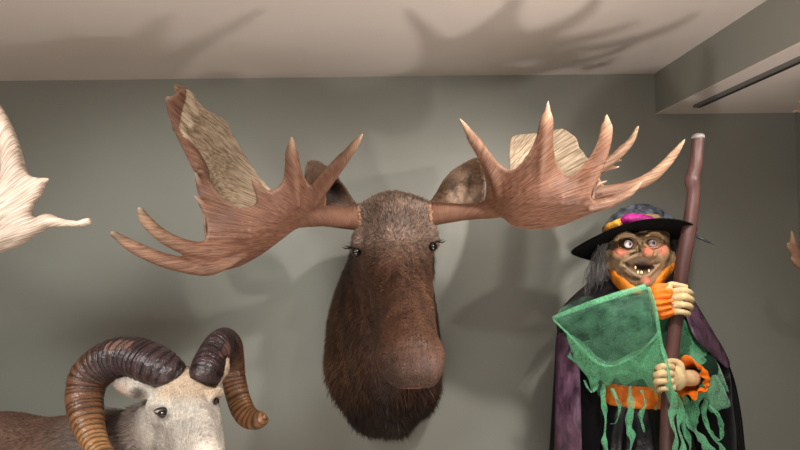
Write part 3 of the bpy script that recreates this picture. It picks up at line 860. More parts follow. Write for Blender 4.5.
# ears
f.tube([(*P(152, 388, 1.74), .024), (*P(141, 388, 1.725), .030), (*P(128, 386, 1.72), .027), (*P(116, 384, 1.72), .012)], .02)
f.tube([(*P(141, 388, 1.692), .016), (*P(130, 386, 1.690), .018), (*P(121, 385, 1.695), .009)], .010, cut=True)
f.tube([(*P(216, 380, 1.76), .018), (*P(222, 370, 1.77), .020), (*P(226, 361, 1.78), .010)], .02)
Vh, Fh = f.mesh(2)
def pxy(V): return V[:, 0] * FPX / V[:, 1] + 396, 242 - (V[:, 2] - 1.62) * FPX / V[:, 1]
def ram_cols(V):
    px, py = pxy(V)
    body = np.array(lin((116, 90, 76))); grey = np.array(lin((128, 114, 106))); face = np.array(lin((206, 196, 184)))
    tan = np.array(lin((198, 168, 134))); belly = np.array(lin((208, 200, 190))); dk = np.array(lin((58, 44, 38)))
    n = len(V); T = lambda a: np.tile(a, (n, 1))
    c = T(body); x = V[:, 0]
    c = mix(c, T(grey), sstep(-1.22, -1.05, x) * .8)
    c = mix(c, T(belly), (1 - sstep(.52, .62, V[:, 2])) * .6)
    c = mix(c, T(face), sstep(-.83, -.74, x + .25 * (V[:, 2] - 1.02)))
    hd = x > -.95
    c = mix(c, T(tan), hd * (1 - sstep(388, 402, py)) * sstep(150, 165, px) * .65)
    c = mix(c, T(grey), hd * sstep(150, 158, px) * (1 - sstep(170, 182, px)) * sstep(414, 424, py) * .45)
    c = mix(c, T(np.array(lin((226, 214, 200)))), hd * sstep(430, 442, py) * sstep(188, 198, px) * .8)
    c = mix(c, T(dk), (1 - sstep(2, 11, np.hypot(px - 139, (py - 388) * 1.3))) * (V[:, 1] < 1.75) * .85)
    c = mix(c, T(np.array(lin((196, 150, 120)))), (1 - sstep(0, 16, np.hypot(px - 122, (py - 386) * 1.4))) * .3)
    c = mix(c, T(dk), (1 - sstep(0, 7, np.hypot((px - 163) * .55, (py - 412) * 1.1))) * (V[:, 1] < 1.75) * .75)
    c = mix(c, T(dk), (1 - sstep(0, 6, np.hypot((px - 218), (py - 399) * .9))) * (V[:, 1] < 1.75) * .75)
    return c * (1 + .22 * vnoise(V, 45, 5) + .16 * vnoise(V, 110, 6))[:, None]
M_ram = mat_attr('ram_coat', rough=.75, spec=.15, noise=.18, nscale=60, bump=.3, bscale=200)
def body_flow(p, n):
    d = np.stack([np.full(len(p), -1.), np.zeros(len(p)), np.full(len(p), -.45)], 1); d[:, 1] += .6 * vnoise(p, 18, 2); d[:, 2] += .4 * vnoise(p, 22, 8); return d
def head_flow(p, n):
    d = np.stack([np.full(len(p), -.1), np.full(len(p), .6), np.full(len(p), .45)], 1); d[:, 0] += .7 * vnoise(p, 30, 2) + (p[:, 0] + .60) * 3; return d
Vb2, Fb2, Cb2 = fur(Vb, Fb, ram_cols(Vb), 60000, lambda p: .016 + .016 * sstep(-1.2, -1.0, p[:, 0]), body_flow, lift=.3, width=.0011, jitter=.35, shade=.22, mask=lambda q: (q[:, 2] > .45) * (q[:, 0] > -1.6) + .05)
Vh2, Fh2, Ch2 = fur(Vh, Fh, ram_cols(Vh), 45000, lambda p: np.full(len(p), .009), head_flow, lift=.2, width=.0010, jitter=.5, shade=.20,
                    mask=lambda q: 1.0 * (np.linalg.norm(q - PA(163, 412, REY[0]), axis=1) > .021) * (np.linalg.norm(q - PA(216, 401, REY[1]), axis=1) > .016))
mb = MB(); mb.add(Vb2, Fb2); mb.add(Vh2, Fh2)
mb.link('body', M_ram, ram, cols=np.vstack([Cb2, Ch2]))
def iris_eye(c, r, look, iris, sc, par):
    o = MB().add(*ball(c, r, sc=sc)).link('eye', M_eye, par)
    lk = Vector(look).normalized(); u = Vector((0, 0, 1)).cross(lk).normalized(); w = lk.cross(u)
    V = []; F = []
    for k, (a, q) in enumerate(((0, 1.012), (.30, 1.010), (.55, 1.006))):
        for j in range(20):
            t = 2 * math.pi * j / 20; s = math.sin(a)
            g = (lk * math.cos(a) + (u * math.cos(t) + w * math.sin(t)) * s) * r * q
            V.append(tuple(Vector(c) + Vector((g.x * sc[0], g.y * sc[1], g.z * sc[2]))))
    F = [(20 + j, 20 + (j+1) % 20, 40 + (j+1) % 20, 40 + j) for j in range(20)]
    link("iris", V, F, iris, o)
    return o
M_iris_r = mat('ram_iris', (66, 46, 28), rough=.1, spec=.8)
iris_eye(P(163, 412.5, REY[0] + .007), .0140, (0, -1, -.05), M_iris_r, (1.05, .8, .50), ram)
iris_eye(P(216.3, 401, REY[1] + .008), .0130, (.9, -1, .05), M_iris_r, (.6, .8, .7), ram)
mb = MB()
ey_ = REY[0]
for pts in ([(154, 411, ey_ + .006), (158, 408.8, ey_ - .003), (163, 408.2, ey_ - .006), (168, 409.4, ey_ - .005), (172, 413.5, ey_)], [(154, 412, ey_ + .006), (160, 415.6, ey_ - .002), (167, 415.6, ey_ - .003), (172, 413.5, ey_)]):
    q = catmull([tuple(P(*a)) for a in pts], 5); mb.add(*sweep(q, np.interp(np.linspace(0, 1, len(q)), [0, .5, 1], [.0014, .0038, .0016]), 8))
mb.link('eyelid', mat('eyelid', (40, 30, 26), rough=.5), ram)

# horns
def horn_mat():
    m = mat_attr('ram_horn', rough=.30, spec=.6, noise=.35, nscale=28, bump=.6, bscale=120, stretch=(1, 1, 1))
    return m
M_horn = horn_mat()
def horn(rows, nrings, seed, up, tipfrac, name='horn'):
    q = catmull([(*P(a, b, Y), r * Y / FPX, r2 * Y / FPX) for (a, b, Y, r, r2) in rows], 60)
    p = q[:, :3]; s = np.concatenate([[0], np.cumsum(np.linalg.norm(np.diff(p, axis=0), axis=1))]); s /= s[-1]
    n = 520; si = np.linspace(0, 1, n)
    p = np.stack([np.interp(si, s, q[:, k]) for k in range(5)], 1)
    rg = np.random.default_rng(seed)
    ph = si * nrings + .25 * np.interp(si, np.linspace(0, 1, 30), rg.normal(size=30))
    saw = (ph % 1.0); amp = np.interp(si, [0, .05, .6, 1], [.6, 1, .9, .3]) * np.interp(ph, np.arange(nrings + 2), rg.uniform(.4, 1.3, nrings + 2))
    ridge = 1 + .085 * amp * (np.sin(saw * math.pi) ** .6 - .5)
    fine = 1 + .012 * np.sin(ph * 2 * math.pi * 4.3)
    R = p[:, 3:5] * (ridge * fine)[:, None]
    R[-12:] *= np.linspace(1, .25, 12)[:, None]
    seg = 40
    V, F = sweep(p[:, :3], R, seg, shape=lambda a: 1 + .07 * math.cos(3 * a), up=up)
    th = np.tile(np.linspace(0, 2*math.pi, seg, endpoint=False), n)
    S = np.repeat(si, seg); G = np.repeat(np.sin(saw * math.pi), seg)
    base = np.array(lin((58, 42, 42))); mid = np.array(lin((112, 74, 50))); tip = np.array(lin((172, 126, 80)))
    T = lambda a: np.tile(a, (len(S), 1))
    # ragged change of colour along the horn
    Sx = S + .06 * vnoise(V[:len(S)], 25, seed + 3)
    c = mix(mix(T(base), T(mid), sstep(.28, .55, Sx)), T(tip), sstep(.55, .85, Sx) * tipfrac)
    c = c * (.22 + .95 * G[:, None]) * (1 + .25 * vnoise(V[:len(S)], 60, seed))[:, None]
    c = mix(c, T(np.array(lin((150, 112, 96)))), (vnoise(V[:len(S)], 38, seed + 9) > .42) * G * .5 * (1 - sstep(.4, .6, S)))
    c = np.vstack([c, c[:1], c[-1:]])
    return link(name, V, F, M_horn, ram, cols=c)
horn([(176, 378, 1.715, 12, 14), (166, 371.5, 1.70, 15.5, 17), (150, 363.5, 1.715, 17.5, 19), (128, 357, 1.755, 18, 19.5), (106, 361, 1.78, 18.5, 20), (90, 375, 1.785, 18.0, 19), (84, 396, 1.765, 16.5, 17),
      (86, 418, 1.72, 15, 15), (93, 440, 1.66, 12, 12), (104, 457, 1.60, 9.5, 9.5), (120, 466, 1.56, 7, 7), (134, 462, 1.54, 4, 4)], 38, 4, (0, -1, .2), .95)
horn([(202, 381, 1.71, 14, 15), (206, 371, 1.72, 15, 16), (211, 357, 1.78, 15.5, 15), (220, 345.5, 1.86, 15.5, 14), (230, 347, 1.95, 13.5, 12), (233.5, 362, 2.0, 12, 11), (235, 380, 2.0, 11.5, 11), (240, 401, 1.97, 11, 11),
      (247, 415.5, 1.93, 10.5, 10.5), (257, 420.5, 1.90, 9, 9), (265.5, 416.5, 1.88, 5.5, 5.5)], 34, 8, (0, -1, .2), .35)

# ------------------------------------------------------------------ witch figure and her staff
WX = P(640, 300, 2.1).x
witch = thing('witch_figure', (WX, 2.12, 0), 'life-size grinning witch figure in black pointed hat, purple-lined cloak and green gauze, holding a staff', 'witch figure')
# body: torso, arms down to the wrists (coarse), head and hands (fine)
f = Field((.50, 1.66, .0), (1.40, 2.40, 1.66), .009)
def E(px, py, Y, r, **kw): f.ell(PA(px, py, Y), r, **kw)
f.tube([(*P(640, 300, 2.09), .055), (*P(641, 275, 2.05), .055), (*P(640, 262, 2.01), .06)], .03)
E(640, 320, 2.12, (.16, .09, .10), k=.06)
E(640, 355, 2.12, (.145, .09, .15), k=.06)
E(640, 400, 2.12, (.12, .09, .12), k=.06)
E(640, 435, 2.12, (.16, .11, .13), k=.06)
f.tube([(*P(600, 306, 2.12), .060), (*P(584, 325, 2.03), .046), (*P(576, 330, 1.97), .040)], .04)
f.tube([(*P(576, 329, 1.97), .038), (*P(612, 312, 1.90), .038), (*P(654, 301, 1.845), .027), (*P(664, 300, 1.835), .026)], .03)
f.tube([(*P(677, 310, 2.12), .055), (*P(695, 342, 2.07), .044), (*P(705, 368, 2.01), .036)], .04)
f.tube([(*P(705, 368, 2.01), .036), (*P(696, 376, 1.92), .032), (*P(686, 378, 1.86), .026)], .03)
for s in (-1, 1):
    x = WX + s * .085
    f.tube([(x, 2.12, .82, .085), (x, 2.10, .48, .055), (x, 2.13, .10, .038), (x, 2.10, .045, .042), (x, 1.98, .035, .034)], .03)
f.D = np.maximum(f.D, -(f.lo[2] + f.h * np.arange(f.n[2]) - .003).reshape(1, 1, -1).astype(np.float32))
Vt, Ft = f.mesh(2)
# --- head
hc = PA(640, 252, 1.95)
f = Field(tuple(hc - np.array((.15, .17, .17))), tuple(hc + np.array((.14, .17, .13))), .0026)
def H(px, py, Y, r, **kw): f.ell(PA(px, py, Y), r, **kw)
def T(rows, k=.01, cut=False): f.tube([(*P(a, b, Y), r) for (a, b, Y, r) in rows], k, 4, cut)
H(638, 237, 1.99, (.100, .115, .105), k=.02)
H(640, 256, 1.955, (.088, .095, .085), k=.03)
T([(618, 262, 1.95, .03), (628, 276, 1.92, .030), (643, 283, 1.885, .024)], .03)
T([(666, 260, 1.95, .03), (659, 275, 1.92, .028), (645, 283, 1.885, .024)], .03)
H(645, 283.5, 1.858, (.017, .016, .014), k=.012)
for (a, b) in ((620, 254), (661, 253)):
    H(a, b, 1.888, (.027, .024, .022), k=.022)
T([(641, 240, 1.872, .011), (644, 247, 1.852, .013), (648, 253, 1.832, .0175)], .016)
H(641.5, 255, 1.85, (.010, .012, .009), k=.008); H(654, 254.5, 1.848, (.010, .012, .009), k=.008)
T([(616, 239, 1.90, .009), (622, 235, 1.882, .011), (630, 235, 1.872, .011), (637, 239, 1.870, .010)], .014)
T([(645, 239, 1.870, .010), (652, 235, 1.872, .011), (660, 235, 1.882, .011), (665, 239, 1.90, .009)], .014)
H(628, 244, 1.868, (.018, .016, .0125), k=.008, cut=True)
H(652, 243, 1.868, (.018, .016, .0125), k=.008, cut=True)
# eyelid and under-eye folds
T([(620, 250, 1.885, .005), (628, 252, 1.872, .006), (636, 250, 1.868, .005)], .008)
T([(645, 249, 1.868, .005), (652, 251, 1.870, .006), (660, 249, 1.882, .005)], .008)
# nasolabial folds round a wide open grin
T([(637, 255, 1.860, .007), (627, 259, 1.868, .008), (621, 265, 1.882, .008)], .008)
T([(655, 255, 1.860, .006), (660, 259, 1.868, .008), (662, 266, 1.885, .008)], .008)
T([(622, 263, 1.880, .005), (630, 271, 1.868, .0065), (640, 277, 1.862, .0075), (650, 274, 1.864, .0065), (659, 263, 1.880, .005)], .008)
T([(624, 263, 1.873, .005), (632, 267.5, 1.855, .011), (641, 270, 1.85, .0125), (650, 268, 1.855, .011), (657, 263, 1.872, .005)], .006, cut=True)
T([(632, 268, 1.88, .012), (641, 270, 1.88, .014), (650, 268, 1.88, .012)], .006, cut=True)
# wrinkles
for (a, b, c_) in (((613, 258, 1.915), (617, 268, 1.91), (624, 278, 1.90)), ((617, 258, 1.895), (619, 266, 1.892), (625, 274, 1.885)), ((666, 258, 1.91), (665, 268, 1.91), (660, 277, 1.90))):
    T([(*a, .0025), (*b, .0035), (*c_, .0025)], .005, cut=True)
# ear
H(609, 256, 1.975, (.013, .022, .030), k=.012); H(609.5, 266, 1.965, (.010, .014, .016), k=.012)
H(607.5, 256, 1.958, (.006, .012, .018), k=.006, cut=True)
H(671, 256, 1.985, (.012, .022, .030), k=.012)
f.tube([(*P(641, 268, 2.01), .058), (*P(641, 284, 2.05), .055)], .03)
Vh, Fh = f.mesh(1)
# --- hands
def hand_field(palm, digits, wrist):
    pts = np.array([q[:3] for d in digits for q in d] + [q[:3] for q in wrist])
    f = Field(pts.min(0) - .05, pts.max(0) + .05, .0024)
    for (c, r) in palm: f.ell(c, r, k=.012)
    f.tube(wrist, .015)
    for d in digits: f.tube(d, .0035, 5)
    return f.mesh(1)
def fw(rows): return [(*P(a, b, Y), r) for (a, b, Y, r) in rows]
up_hand = hand_field([(PA(670, 300, 1.825), (.024, .020, .042)), (PA(675, 302, 1.808), (.020, .014, .043))],
    [fw([(675, 291, 1.800, .0105), (683, 290, 1.788, .0105), (689, 292, 1.800, .0098), (690.5, 294, 1.835, .009), (686, 295, 1.868, .008)]),
     fw([(676, 298, 1.795, .0110), (684, 297, 1.782, .0110), (690.5, 299, 1.795, .0100), (691.5, 301, 1.832, .009), (687, 302, 1.868, .008)]),
     fw([(675, 305, 1.797, .0108), (683, 304.5, 1.784, .0106), (689.5, 306, 1.797, .0098), (690.5, 308, 1.832, .009), (686, 308, 1.866, .008)]),
     fw([(674, 311.5, 1.802, .0100), (681, 311.5, 1.790, .0098), (687, 313, 1.802, .0090), (688, 314, 1.832, .008), (684, 314, 1.862, .007)]),
     fw([(667, 297, 1.825, .012), (667, 289, 1.825, .0112), (671, 284.5, 1.828, .0100), (679, 285.5, 1.815, .009), (686, 286.5, 1.808, .007)])],
    fw([(655, 301, 1.848, .026), (663, 300.5, 1.835, .025), (670, 300.5, 1.825, .024)]))
lo_hand = hand_field([(PA(677, 378, 1.830), (.026, .020, .042)), (PA(671, 378, 1.812), (.020, .014, .043))],
    [fw([(672, 367, 1.802, .0105), (664, 366, 1.790, .0105), (658, 368, 1.802, .0098), (657, 370, 1.835, .009), (661, 371, 1.865, .008)]),
     fw([(671, 374, 1.797, .0110), (662.5, 373.5, 1.785, .0110), (656, 375, 1.797, .0100), (655.5, 377, 1.832, .009), (660, 378, 1.865, .008)]),
     fw([(671, 381, 1.798, .0108), (663, 381, 1.786, .0106), (656.5, 382, 1.797, .0098), (656, 384, 1.832, .009), (660, 385, 1.862, .008)]),
     fw([(673, 388, 1.803, .0100), (665, 388, 1.792, .0098), (659.5, 389, 1.803, .0090), (659, 390, 1.832, .008), (662, 391, 1.858, .007)]),
     fw([(681, 374, 1.825, .012), (681, 366, 1.825, .0112), (676, 361.5, 1.828, .0100), (668, 361.5, 1.818, .009), (663, 362.5, 1.812, .007)])],
    fw([(692, 378, 1.858, .026), (684, 378, 1.845, .025), (678, 378, 1.832, .024)]))
def skin_cols(V, hand=False):
    n = len(V); c = np.tile(np.array(lin((132, 108, 80))), (n, 1))
    if hand:
        c = np.tile(np.array(lin((206, 180, 134))), (n, 1))
        return c * (1 + .10 * vnoise(V, 150, 3))[:, None]
    px, py = pxy(V)
    def blob(cx, cy, sx, sy): return 1 - sstep(.3, 1, np.hypot((px - cx) / sx, (py - cy) / sy))
    fr = V[:, 1] < 1.95
    red = np.array(lin((196, 96, 72)))
    for (a, b, sx, sy, w) in ((620, 254, 11, 8, .6), (662, 253, 9, 8, .6), (648, 254, 8, 7, .75), (645, 283, 7, 5, .6), (640, 270, 14, 6, .25)):
        c = mix(c, np.tile(red, (n, 1)), blob(a, b, sx, sy) * w * fr)
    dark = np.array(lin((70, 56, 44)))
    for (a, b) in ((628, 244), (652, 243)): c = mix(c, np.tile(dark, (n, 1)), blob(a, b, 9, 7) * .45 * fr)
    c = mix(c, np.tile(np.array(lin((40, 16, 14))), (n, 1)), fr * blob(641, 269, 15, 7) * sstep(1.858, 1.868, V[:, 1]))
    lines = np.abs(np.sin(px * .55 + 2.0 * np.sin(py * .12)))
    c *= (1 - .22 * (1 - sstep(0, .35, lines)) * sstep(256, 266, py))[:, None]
    return c * (1 + .12 * vnoise(V, 110, 7) + .1 * vnoise(V, 300, 8))[:, None]
mb = MB(); cols = []
dark_under = np.array(lin((40, 36, 34)))
for (V_, F_, k) in ((Vt, Ft, 't'), (Vh, Fh, 'h'), (*up_hand, 'a'), (*lo_hand, 'a')):
    mb.add(V_, F_.tolist())
    cols.append(mix(np.tile(dark_under, (len(V_), 1)), np.tile(np.array(lin((18, 50, 36))), (len(V_), 1)), (1 - sstep(2.03, 2.07, V_[:, 1])) * (V_[:, 2] > 1.0)) if k == 't' else skin_cols(V_, k == 'a'))
M_skin = mat_attr('witch_skin', rough=.5, spec=.4, noise=.12, nscale=90, bump=.35, bscale=220)
mb.link('body', M_skin, witch, cols=np.concatenate(cols))
M_white = mat('eye_white', (226, 218, 214), rough=.15, spec=.7)
M_viol = mat('eye_iris', (120, 96, 140), rough=.15, spec=.7)
M_pup = mat('eye_pupil', (14, 12, 14), rough=.1, spec=.8)
for (a, b) in ((628.3, 244), (652, 243.2)):
    c = P(a, b, 1.882)
    e = MB().add(*ball(c, .0138)).link('eye', M_white, witch)
    d = Vector((.05, -1, -.02)).normalized()
    MB().add(*ball(c + d * .0078, .0076, 16, 10)).link('iris', M_viol, e)
    MB().add(*ball(c + d * .0132, .0034, 12, 8)).link('pupil', M_pup, e)
M_tooth = mat('tooth', (226, 210, 168), rough=.3)
for (a, b, w) in ((635.5, 267.5, .0035), (641.5, 272.5, .0042), (638.0, 272.3, .0036), (649, 270.8, .0036)):
    MB().add(*ball(P(a, b, 1.862), w, 10, 8, (1, .7, 1.5))).link('tooth', M_tooth, witch)
# spectacles and bushy brows
M_wire = mat('spectacle_wire', (92, 64, 40), rough=.3, metal=.8)
mb = MB()
for (cx, cy, Y0) in ((627.5, 243.5, 1.832), (652.5, 242.8, 1.828)):
    ring = [tuple(P(cx + 10.0 * math.cos(a), cy + 6.3 * math.sin(a), Y0 + .012 * abs(math.cos(a)) * (1 if (math.cos(a) < 0) == (cx < 640) else .2))) for a in np.linspace(0, 2*math.pi, 29)]
    mb.add(*sweep(ring, [.0017] * 29, 8, cap=False))
mb.add(*sweep(catmull([tuple(P(637.2, 243, 1.834)), tuple(P(640, 241, 1.828)), tuple(P(642.6, 243, 1.831))], 4), [.0016] * 9, 8))
mb.add(*sweep([tuple(P(617.6, 243, 1.845)), tuple(P(612, 246, 1.90)), tuple(P(608.5, 249, 1.97))], [.0017] * 3, 8))
mb.add(*sweep([tuple(P(662.4, 242, 1.840)), tuple(P(667, 245, 1.90)), tuple(P(670, 249, 1.97))], [.0017] * 3, 8))
mb.link('spectacles', M_wire, witch)
M_hairw = mat('grey_hair', (104, 98, 96), rough=.6, noise=.35, nscale=90, sheen=.3)
M_brow = mat('brow_hair', (206, 176, 128), rough=.6, noise=.2, nscale=90)
for (pts) in ([(617, 240), (620, 235.5), (626, 233), (632, 234.5), (636, 238)], [(646, 237), (650, 233.5), (656, 232.5), (661, 235), (664, 240)]):
    mb = MB(); q = catmull([(*P(a, b, 1.862),) for a, b in pts], 12)
    for k in range(150):
        i = random.randrange(len(q) - 4); o = Vector(q[i]) + Vector(rng.normal(0, .0013, 3)); d = Vector(q[i+3] - q[i]) * random.uniform(.8, 1.6) + Vector(rng.normal(0, .0015, 3))
        mb.add(*sweep([tuple(o), tuple(o + d * .6), tuple(o + d)], [.0007, .0006, .0002], 4))
    mb.link('eyebrow', M_brow, witch)
# hair: long wisps falling from under the hat
mb = MB()
def wisps(n, roots, falls, spread, r=.0010):
    for k in range(n):
        t = random.random(); a = roots[0] * (1 - t) + roots[1] * t; b = falls[0] * (1 - t) + falls[1] * t
        a = a + rng.normal(0, .010, 3); b = b + rng.normal(0, spread, 3); L = b - a
        m1 = a + L * .35 + rng.normal(0, .012, 3); m2 = a + L * .7 + rng.normal(0, .016, 3)
        q = catmull([a, m1, m2, b], 4)
        mb.add(*sweep(q, np.linspace(r, r * .4, len(q)), 4, cap=False))
wisps(300, (PA(603, 248, 2.02), PA(610, 242, 2.10)), (PA(588, 296, 2.06), PA(606, 290, 2.08)), .014)
wisps(120, (PA(604, 250, 1.99), PA(607, 244, 1.99)), (PA(596, 282, 1.99), PA(606, 276, 2.0)), .012)
wisps(260, (PA(671, 238, 2.00), PA(672, 236, 2.08)), (PA(682, 276, 2.02), PA(674, 262, 2.06)), .014)
wisps(200, (PA(620, 238, 2.12), PA(664, 238, 2.12)), (PA(612, 300, 2.14), PA(672, 300, 2.14)), .03)
mb.link('hair', M_hairw, witch)

# hat: brim, slumped crown and rumpled bands
M_black_satin = mat('black_satin', (12, 13, 17), rough=.30, spec=.5, noise=.5, nscale=14, bump=.6, bscale=14)
M_felt = mat('black_felt', (7, 7, 8), rough=.9, spec=.1)
def brim():
    nu, nv = 12, 72; V = []
    C = PA(631.5, 239, 1.985)
    for i in range(nu):
        t = i / (nu - 1)
        for j in range(nv):
            a = 2 * math.pi * j / nv
            rx = .085 + (.205 - .085) * t; ry = .085 + (.215 - .085) * t
            x = rx * math.cos(a); y = ry * math.sin(a)
            z = -.35 * y - .008 + .05 * x + t * t * (.008 * math.sin(3 * a + 1) + .010 * math.cos(2 * a + .6)) - .016 * t * t * (abs(math.cos(a)) ** 2)
            V.append(C + np.array((x, y, z)))
    return thick(V, grid_faces(nu, nv, True), .004)
hb = MB().add(*brim())
q = catmull([(*P(632, 236, 1.99), .104, .104), (*P(634, 229, 1.995), .086, .088), (*P(641, 221, 2.005), .062, .060), (*P(653, 219, 2.02), .046, .044), (*P(665, 222, 2.03), .030, .030),
             (*P(676, 226, 2.03), .020, .020), (*P(694, 235, 2.01), .0075, .0075), (*P(704, 240, 2.00), .0045, .0045), (*P(715, 245, 1.99), .0010, .0010)], 8)
Vc, Fc = sweep(q[:, :3], q[:, 3:5], 48, up=(0, -1, 0))
Nc, _ = normals(Vc[:-2], np.array([w for w in Fc if len(w) == 4]))
Vc[:-2] += Nc * (.016 * vnoise(Vc[:-2], 48, 21) + .010 * vnoise(Vc[:-2], 105, 22))[:, None] * sstep(.15, .0, np.abs(Vc[:-2, 0] - .86))[:, None]
hat = hb.link('hat', M_felt, witch)
crown_mat = mat('patterned_highlit_satin', (12, 13, 17), rough=.32, spec=.5, color2=(92, 98, 110), nscale=38, detail=1.5, bump=.4, bscale=30)  # grey noise is the silvery pattern, with satin highlights painted in
link('crown', Vc, Fc, crown_mat, hat)
M_mag = mat('magenta_cloth', (170, 24, 124), rough=.5, noise=.3, nscale=30, bump=.7, bscale=35)
M_org = mat('orange_cloth', (240, 122, 28), rough=.55, noise=.2, nscale=30, bump=.7, bscale=35)
M_yel = mat('amber_cloth', (238, 168, 60), rough=.55, noise=.25, nscale=30, bump=.7, bscale=35)
def rumple(rows, seg=24, amp=.22, sd=0, up=(0, 0, 1)):
    q = catmull([(*P(a, b, Y), r1, r2) for (a, b, Y, r1, r2) in rows], 8)
    V, F = sweep(q[:, :3], q[:, 3:5], seg, up=up)
    n = len(q); cen = np.repeat(q[:, :3], seg, 0); d = V[:-2] - cen
    V[:-2] = cen + d * (1 + amp * vnoise(V[:-2], 90, sd) + amp * .8 * vnoise(V[:-2], 190, sd + 1))[:, None]
    return V, F
link('hat_band', *rumple([(605, 232, 1.945, .012, .007), (609, 228, 1.905, .016, .010), (616, 225, 1.885, .017, .012), (624, 222, 1.878, .017, .012)], sd=4), M_yel, hat)
link('hat_band', *rumple([(622, 221.5, 1.875, .012, .012), (629, 219.5, 1.865, .019, .014), (640, 219.5, 1.862, .019, .016), (649, 221, 1.868, .016, .013), (657, 224, 1.885, .009, .010)], sd=6), M_mag, hat)

# orange neck ruff
ringp = catmull([(*P(611, 266, 2.02), .010, .030), (*P(614, 276, 1.955), .011, .030), (*P(624, 286, 1.905), .012, .028), (*P(638, 292, 1.885), .012, .022), (*P(652, 288, 1.890), .012, .026), (*P(663, 277, 1.905), .012, .034), (*P(671, 267, 1.96), .011, .034), (*P(672, 262, 2.03), .010, .03)], 8)
Vr, Fr = sweep(ringp[:, :3], ringp[:, [4, 3]], 24, up=(0, .3, 1))
Vr[:-2] += (.004 * vnoise(Vr[:-2], 110, 31))[:, None] * np.array((0, -1, .5))
M_collar = mat('ochre_collar_cloth', (222, 128, 28), rough=.6, noise=.25, nscale=25, bump=.6, bscale=30)
link('neck_ruff', Vr, Fr, M_collar, witch)

# frilled cuffs
def frill(a, b, r0, r1, n=13, amp=.16, ln=6, sd=0):
    a, b = np.array(a), np.array(b); ax = (b - a) / np.linalg.norm(b - a)
    u = np.cross(ax, (0, 0, 1.)); u /= np.linalg.norm(u); w = np.cross(ax, u); V = []
    seg = 96
    for i in range(ln):
        t = i / (ln - 1)
        r = np.interp(t, [0, .35, .7, 1], [r0 * .8, r0 * 1.15, r0, r1])
        for j in range(seg):
            th = 2 * math.pi * j / seg
            rr = r * (1 + amp * (t ** 1.2 + .25) * math.sin(n * th + sd + 2 * math.sin(2 * th)))
            off = ax * (.008 * t * math.sin(n * th * .5 + 1.3 + sd))
            V.append(a + (b - a) * t + (u * math.cos(th) + w * math.sin(th)) * rr + off)
    return thick(V, grid_faces(ln, seg, True), .0015)
M_cuff = mat('orange_frill_cloth', (250, 120, 24), rough=.5, noise=.22, nscale=40, bump=.6, bscale=60)
link('cuff', *frill(P(650, 302, 1.855), P(672, 299, 1.828), .050, .044, sd=1), M_cuff, witch)
link('cuff', *frill(P(701, 378, 1.88), P(687, 378, 1.852), .042, .064, n=9, amp=.13, sd=3), M_cuff, witch)

# ---- dress: bodice, sash, skirt
def rings(rows, folds, amp, seg=120, t=.003, ph=0, arc=None, fine=0):
    """rows (z, xc, yc, ax, ay); folds run down the cloth"""
    q = catmull(rows, 6); V = []; n = len(q)
    th = np.linspace(0, 2*math.pi, seg, endpoint=False) if arc is None else np.linspace(math.radians(arc[0]), math.radians(arc[1]), seg)
    for i in range(n):
        z, xc, yc, ax, ay = q[i]; s = i / (n - 1)
        fo = 1 + amp * (.2 + .8 * s) * (np.sin(folds * th + ph + .8 * np.sin(3 * th + s)) + .5 * np.sin(folds * 1.7 * th + 2 * ph + s * 1.2)) + fine * np.sin(folds * 4.1 * th + 5 * s)
        V.append(np.stack([xc + ax * fo * np.cos(th), yc + ay * fo * np.sin(th), np.full(seg, z)], 1))
    return thick(np.concatenate(V), grid_faces(n, seg, arc is None), t)
def zz(py, Y): return P(640, py, Y).z
M_bodice = mat('dark_green_satin', (34, 92, 62), rough=.45, spec=.5, noise=.35, nscale=12, bump=.6, bscale=18)
link('bodice', *rings([(zz(296, 2.1), WX, 2.11, .11, .08), (zz(310, 2.1), WX, 2.11, .175, .115), (zz(345, 2.1), WX, 2.11, .178, .125), (zz(390, 2.1), WX, 2.11, .150, .115), (zz(402, 2.1), WX, 2.11, .148, .115)], 12, .03), M_bodice, witch)
link('skirt', *rings([(zz(398, 2.1), WX - .01, 2.11, .148, .118), (zz(415, 2.1), WX - .01, 2.11, .175, .135), (zz(450, 2.1), WX - .01, 2.11, .200, .15), (.4, WX, 2.13, .25, .17), (.03, WX, 2.13, .29, .19)], 15, .06, ph=.7), M_black_satin, witch)
link('sash', *rings([(zz(387, 1.99), WX - .005, 2.11, .153, .122), (zz(390, 1.99), WX - .005, 2.11, .158, .128), (zz(398, 1.99), WX - .005, 2.11, .156, .127), (zz(406, 1.99), WX - .005, 2.11, .160, .130), (zz(409, 1.99), WX - .005, 2.11, .154, .124)], 9, .02, fine=.008), M_org, witch)

# ---- cloak
M_cloak = mat('black_velvet', (9, 8, 10), rough=.85, spec=.12, sheen=.05)
M_lining = mat('purple_satin', (48, 32, 44), rough=.36, spec=.6, color2=(118, 84, 108), nscale=24, bump=1.0, bscale=34, stretch=(1, 1, .5))
M_cape = mat('dark_plum_satin', (34, 27, 33), rough=.38, spec=.5, noise=.35, nscale=12, bump=.7, bscale=20)
rows = []
for (py, xl, xr, ay) in ((289, 598, 676, .10), (296, 584, 684, .14), (312, 568, 694, .17), (335, 560, 708, .19), (370, 558, 725, .20), (410, 556, 733, .21), (450, 554, 737, .215)):
    Yc = 2.17; a = (xr - xl) / 2 * Yc / FPX; rows.append((zz(py, Yc), P((xl + xr) / 2, py, Yc).x, Yc, a, ay))
z, xc, yc, a, b = rows[-1]; rows.append((.45, xc, yc, a * 1.10, b * 1.1)); rows.append((.02, xc, yc, a * 1.16, b * 1.2))
link('cloak', *rings(rows, 9, .022, arc=(-22, 200), t=.004), M_cloak, witch)
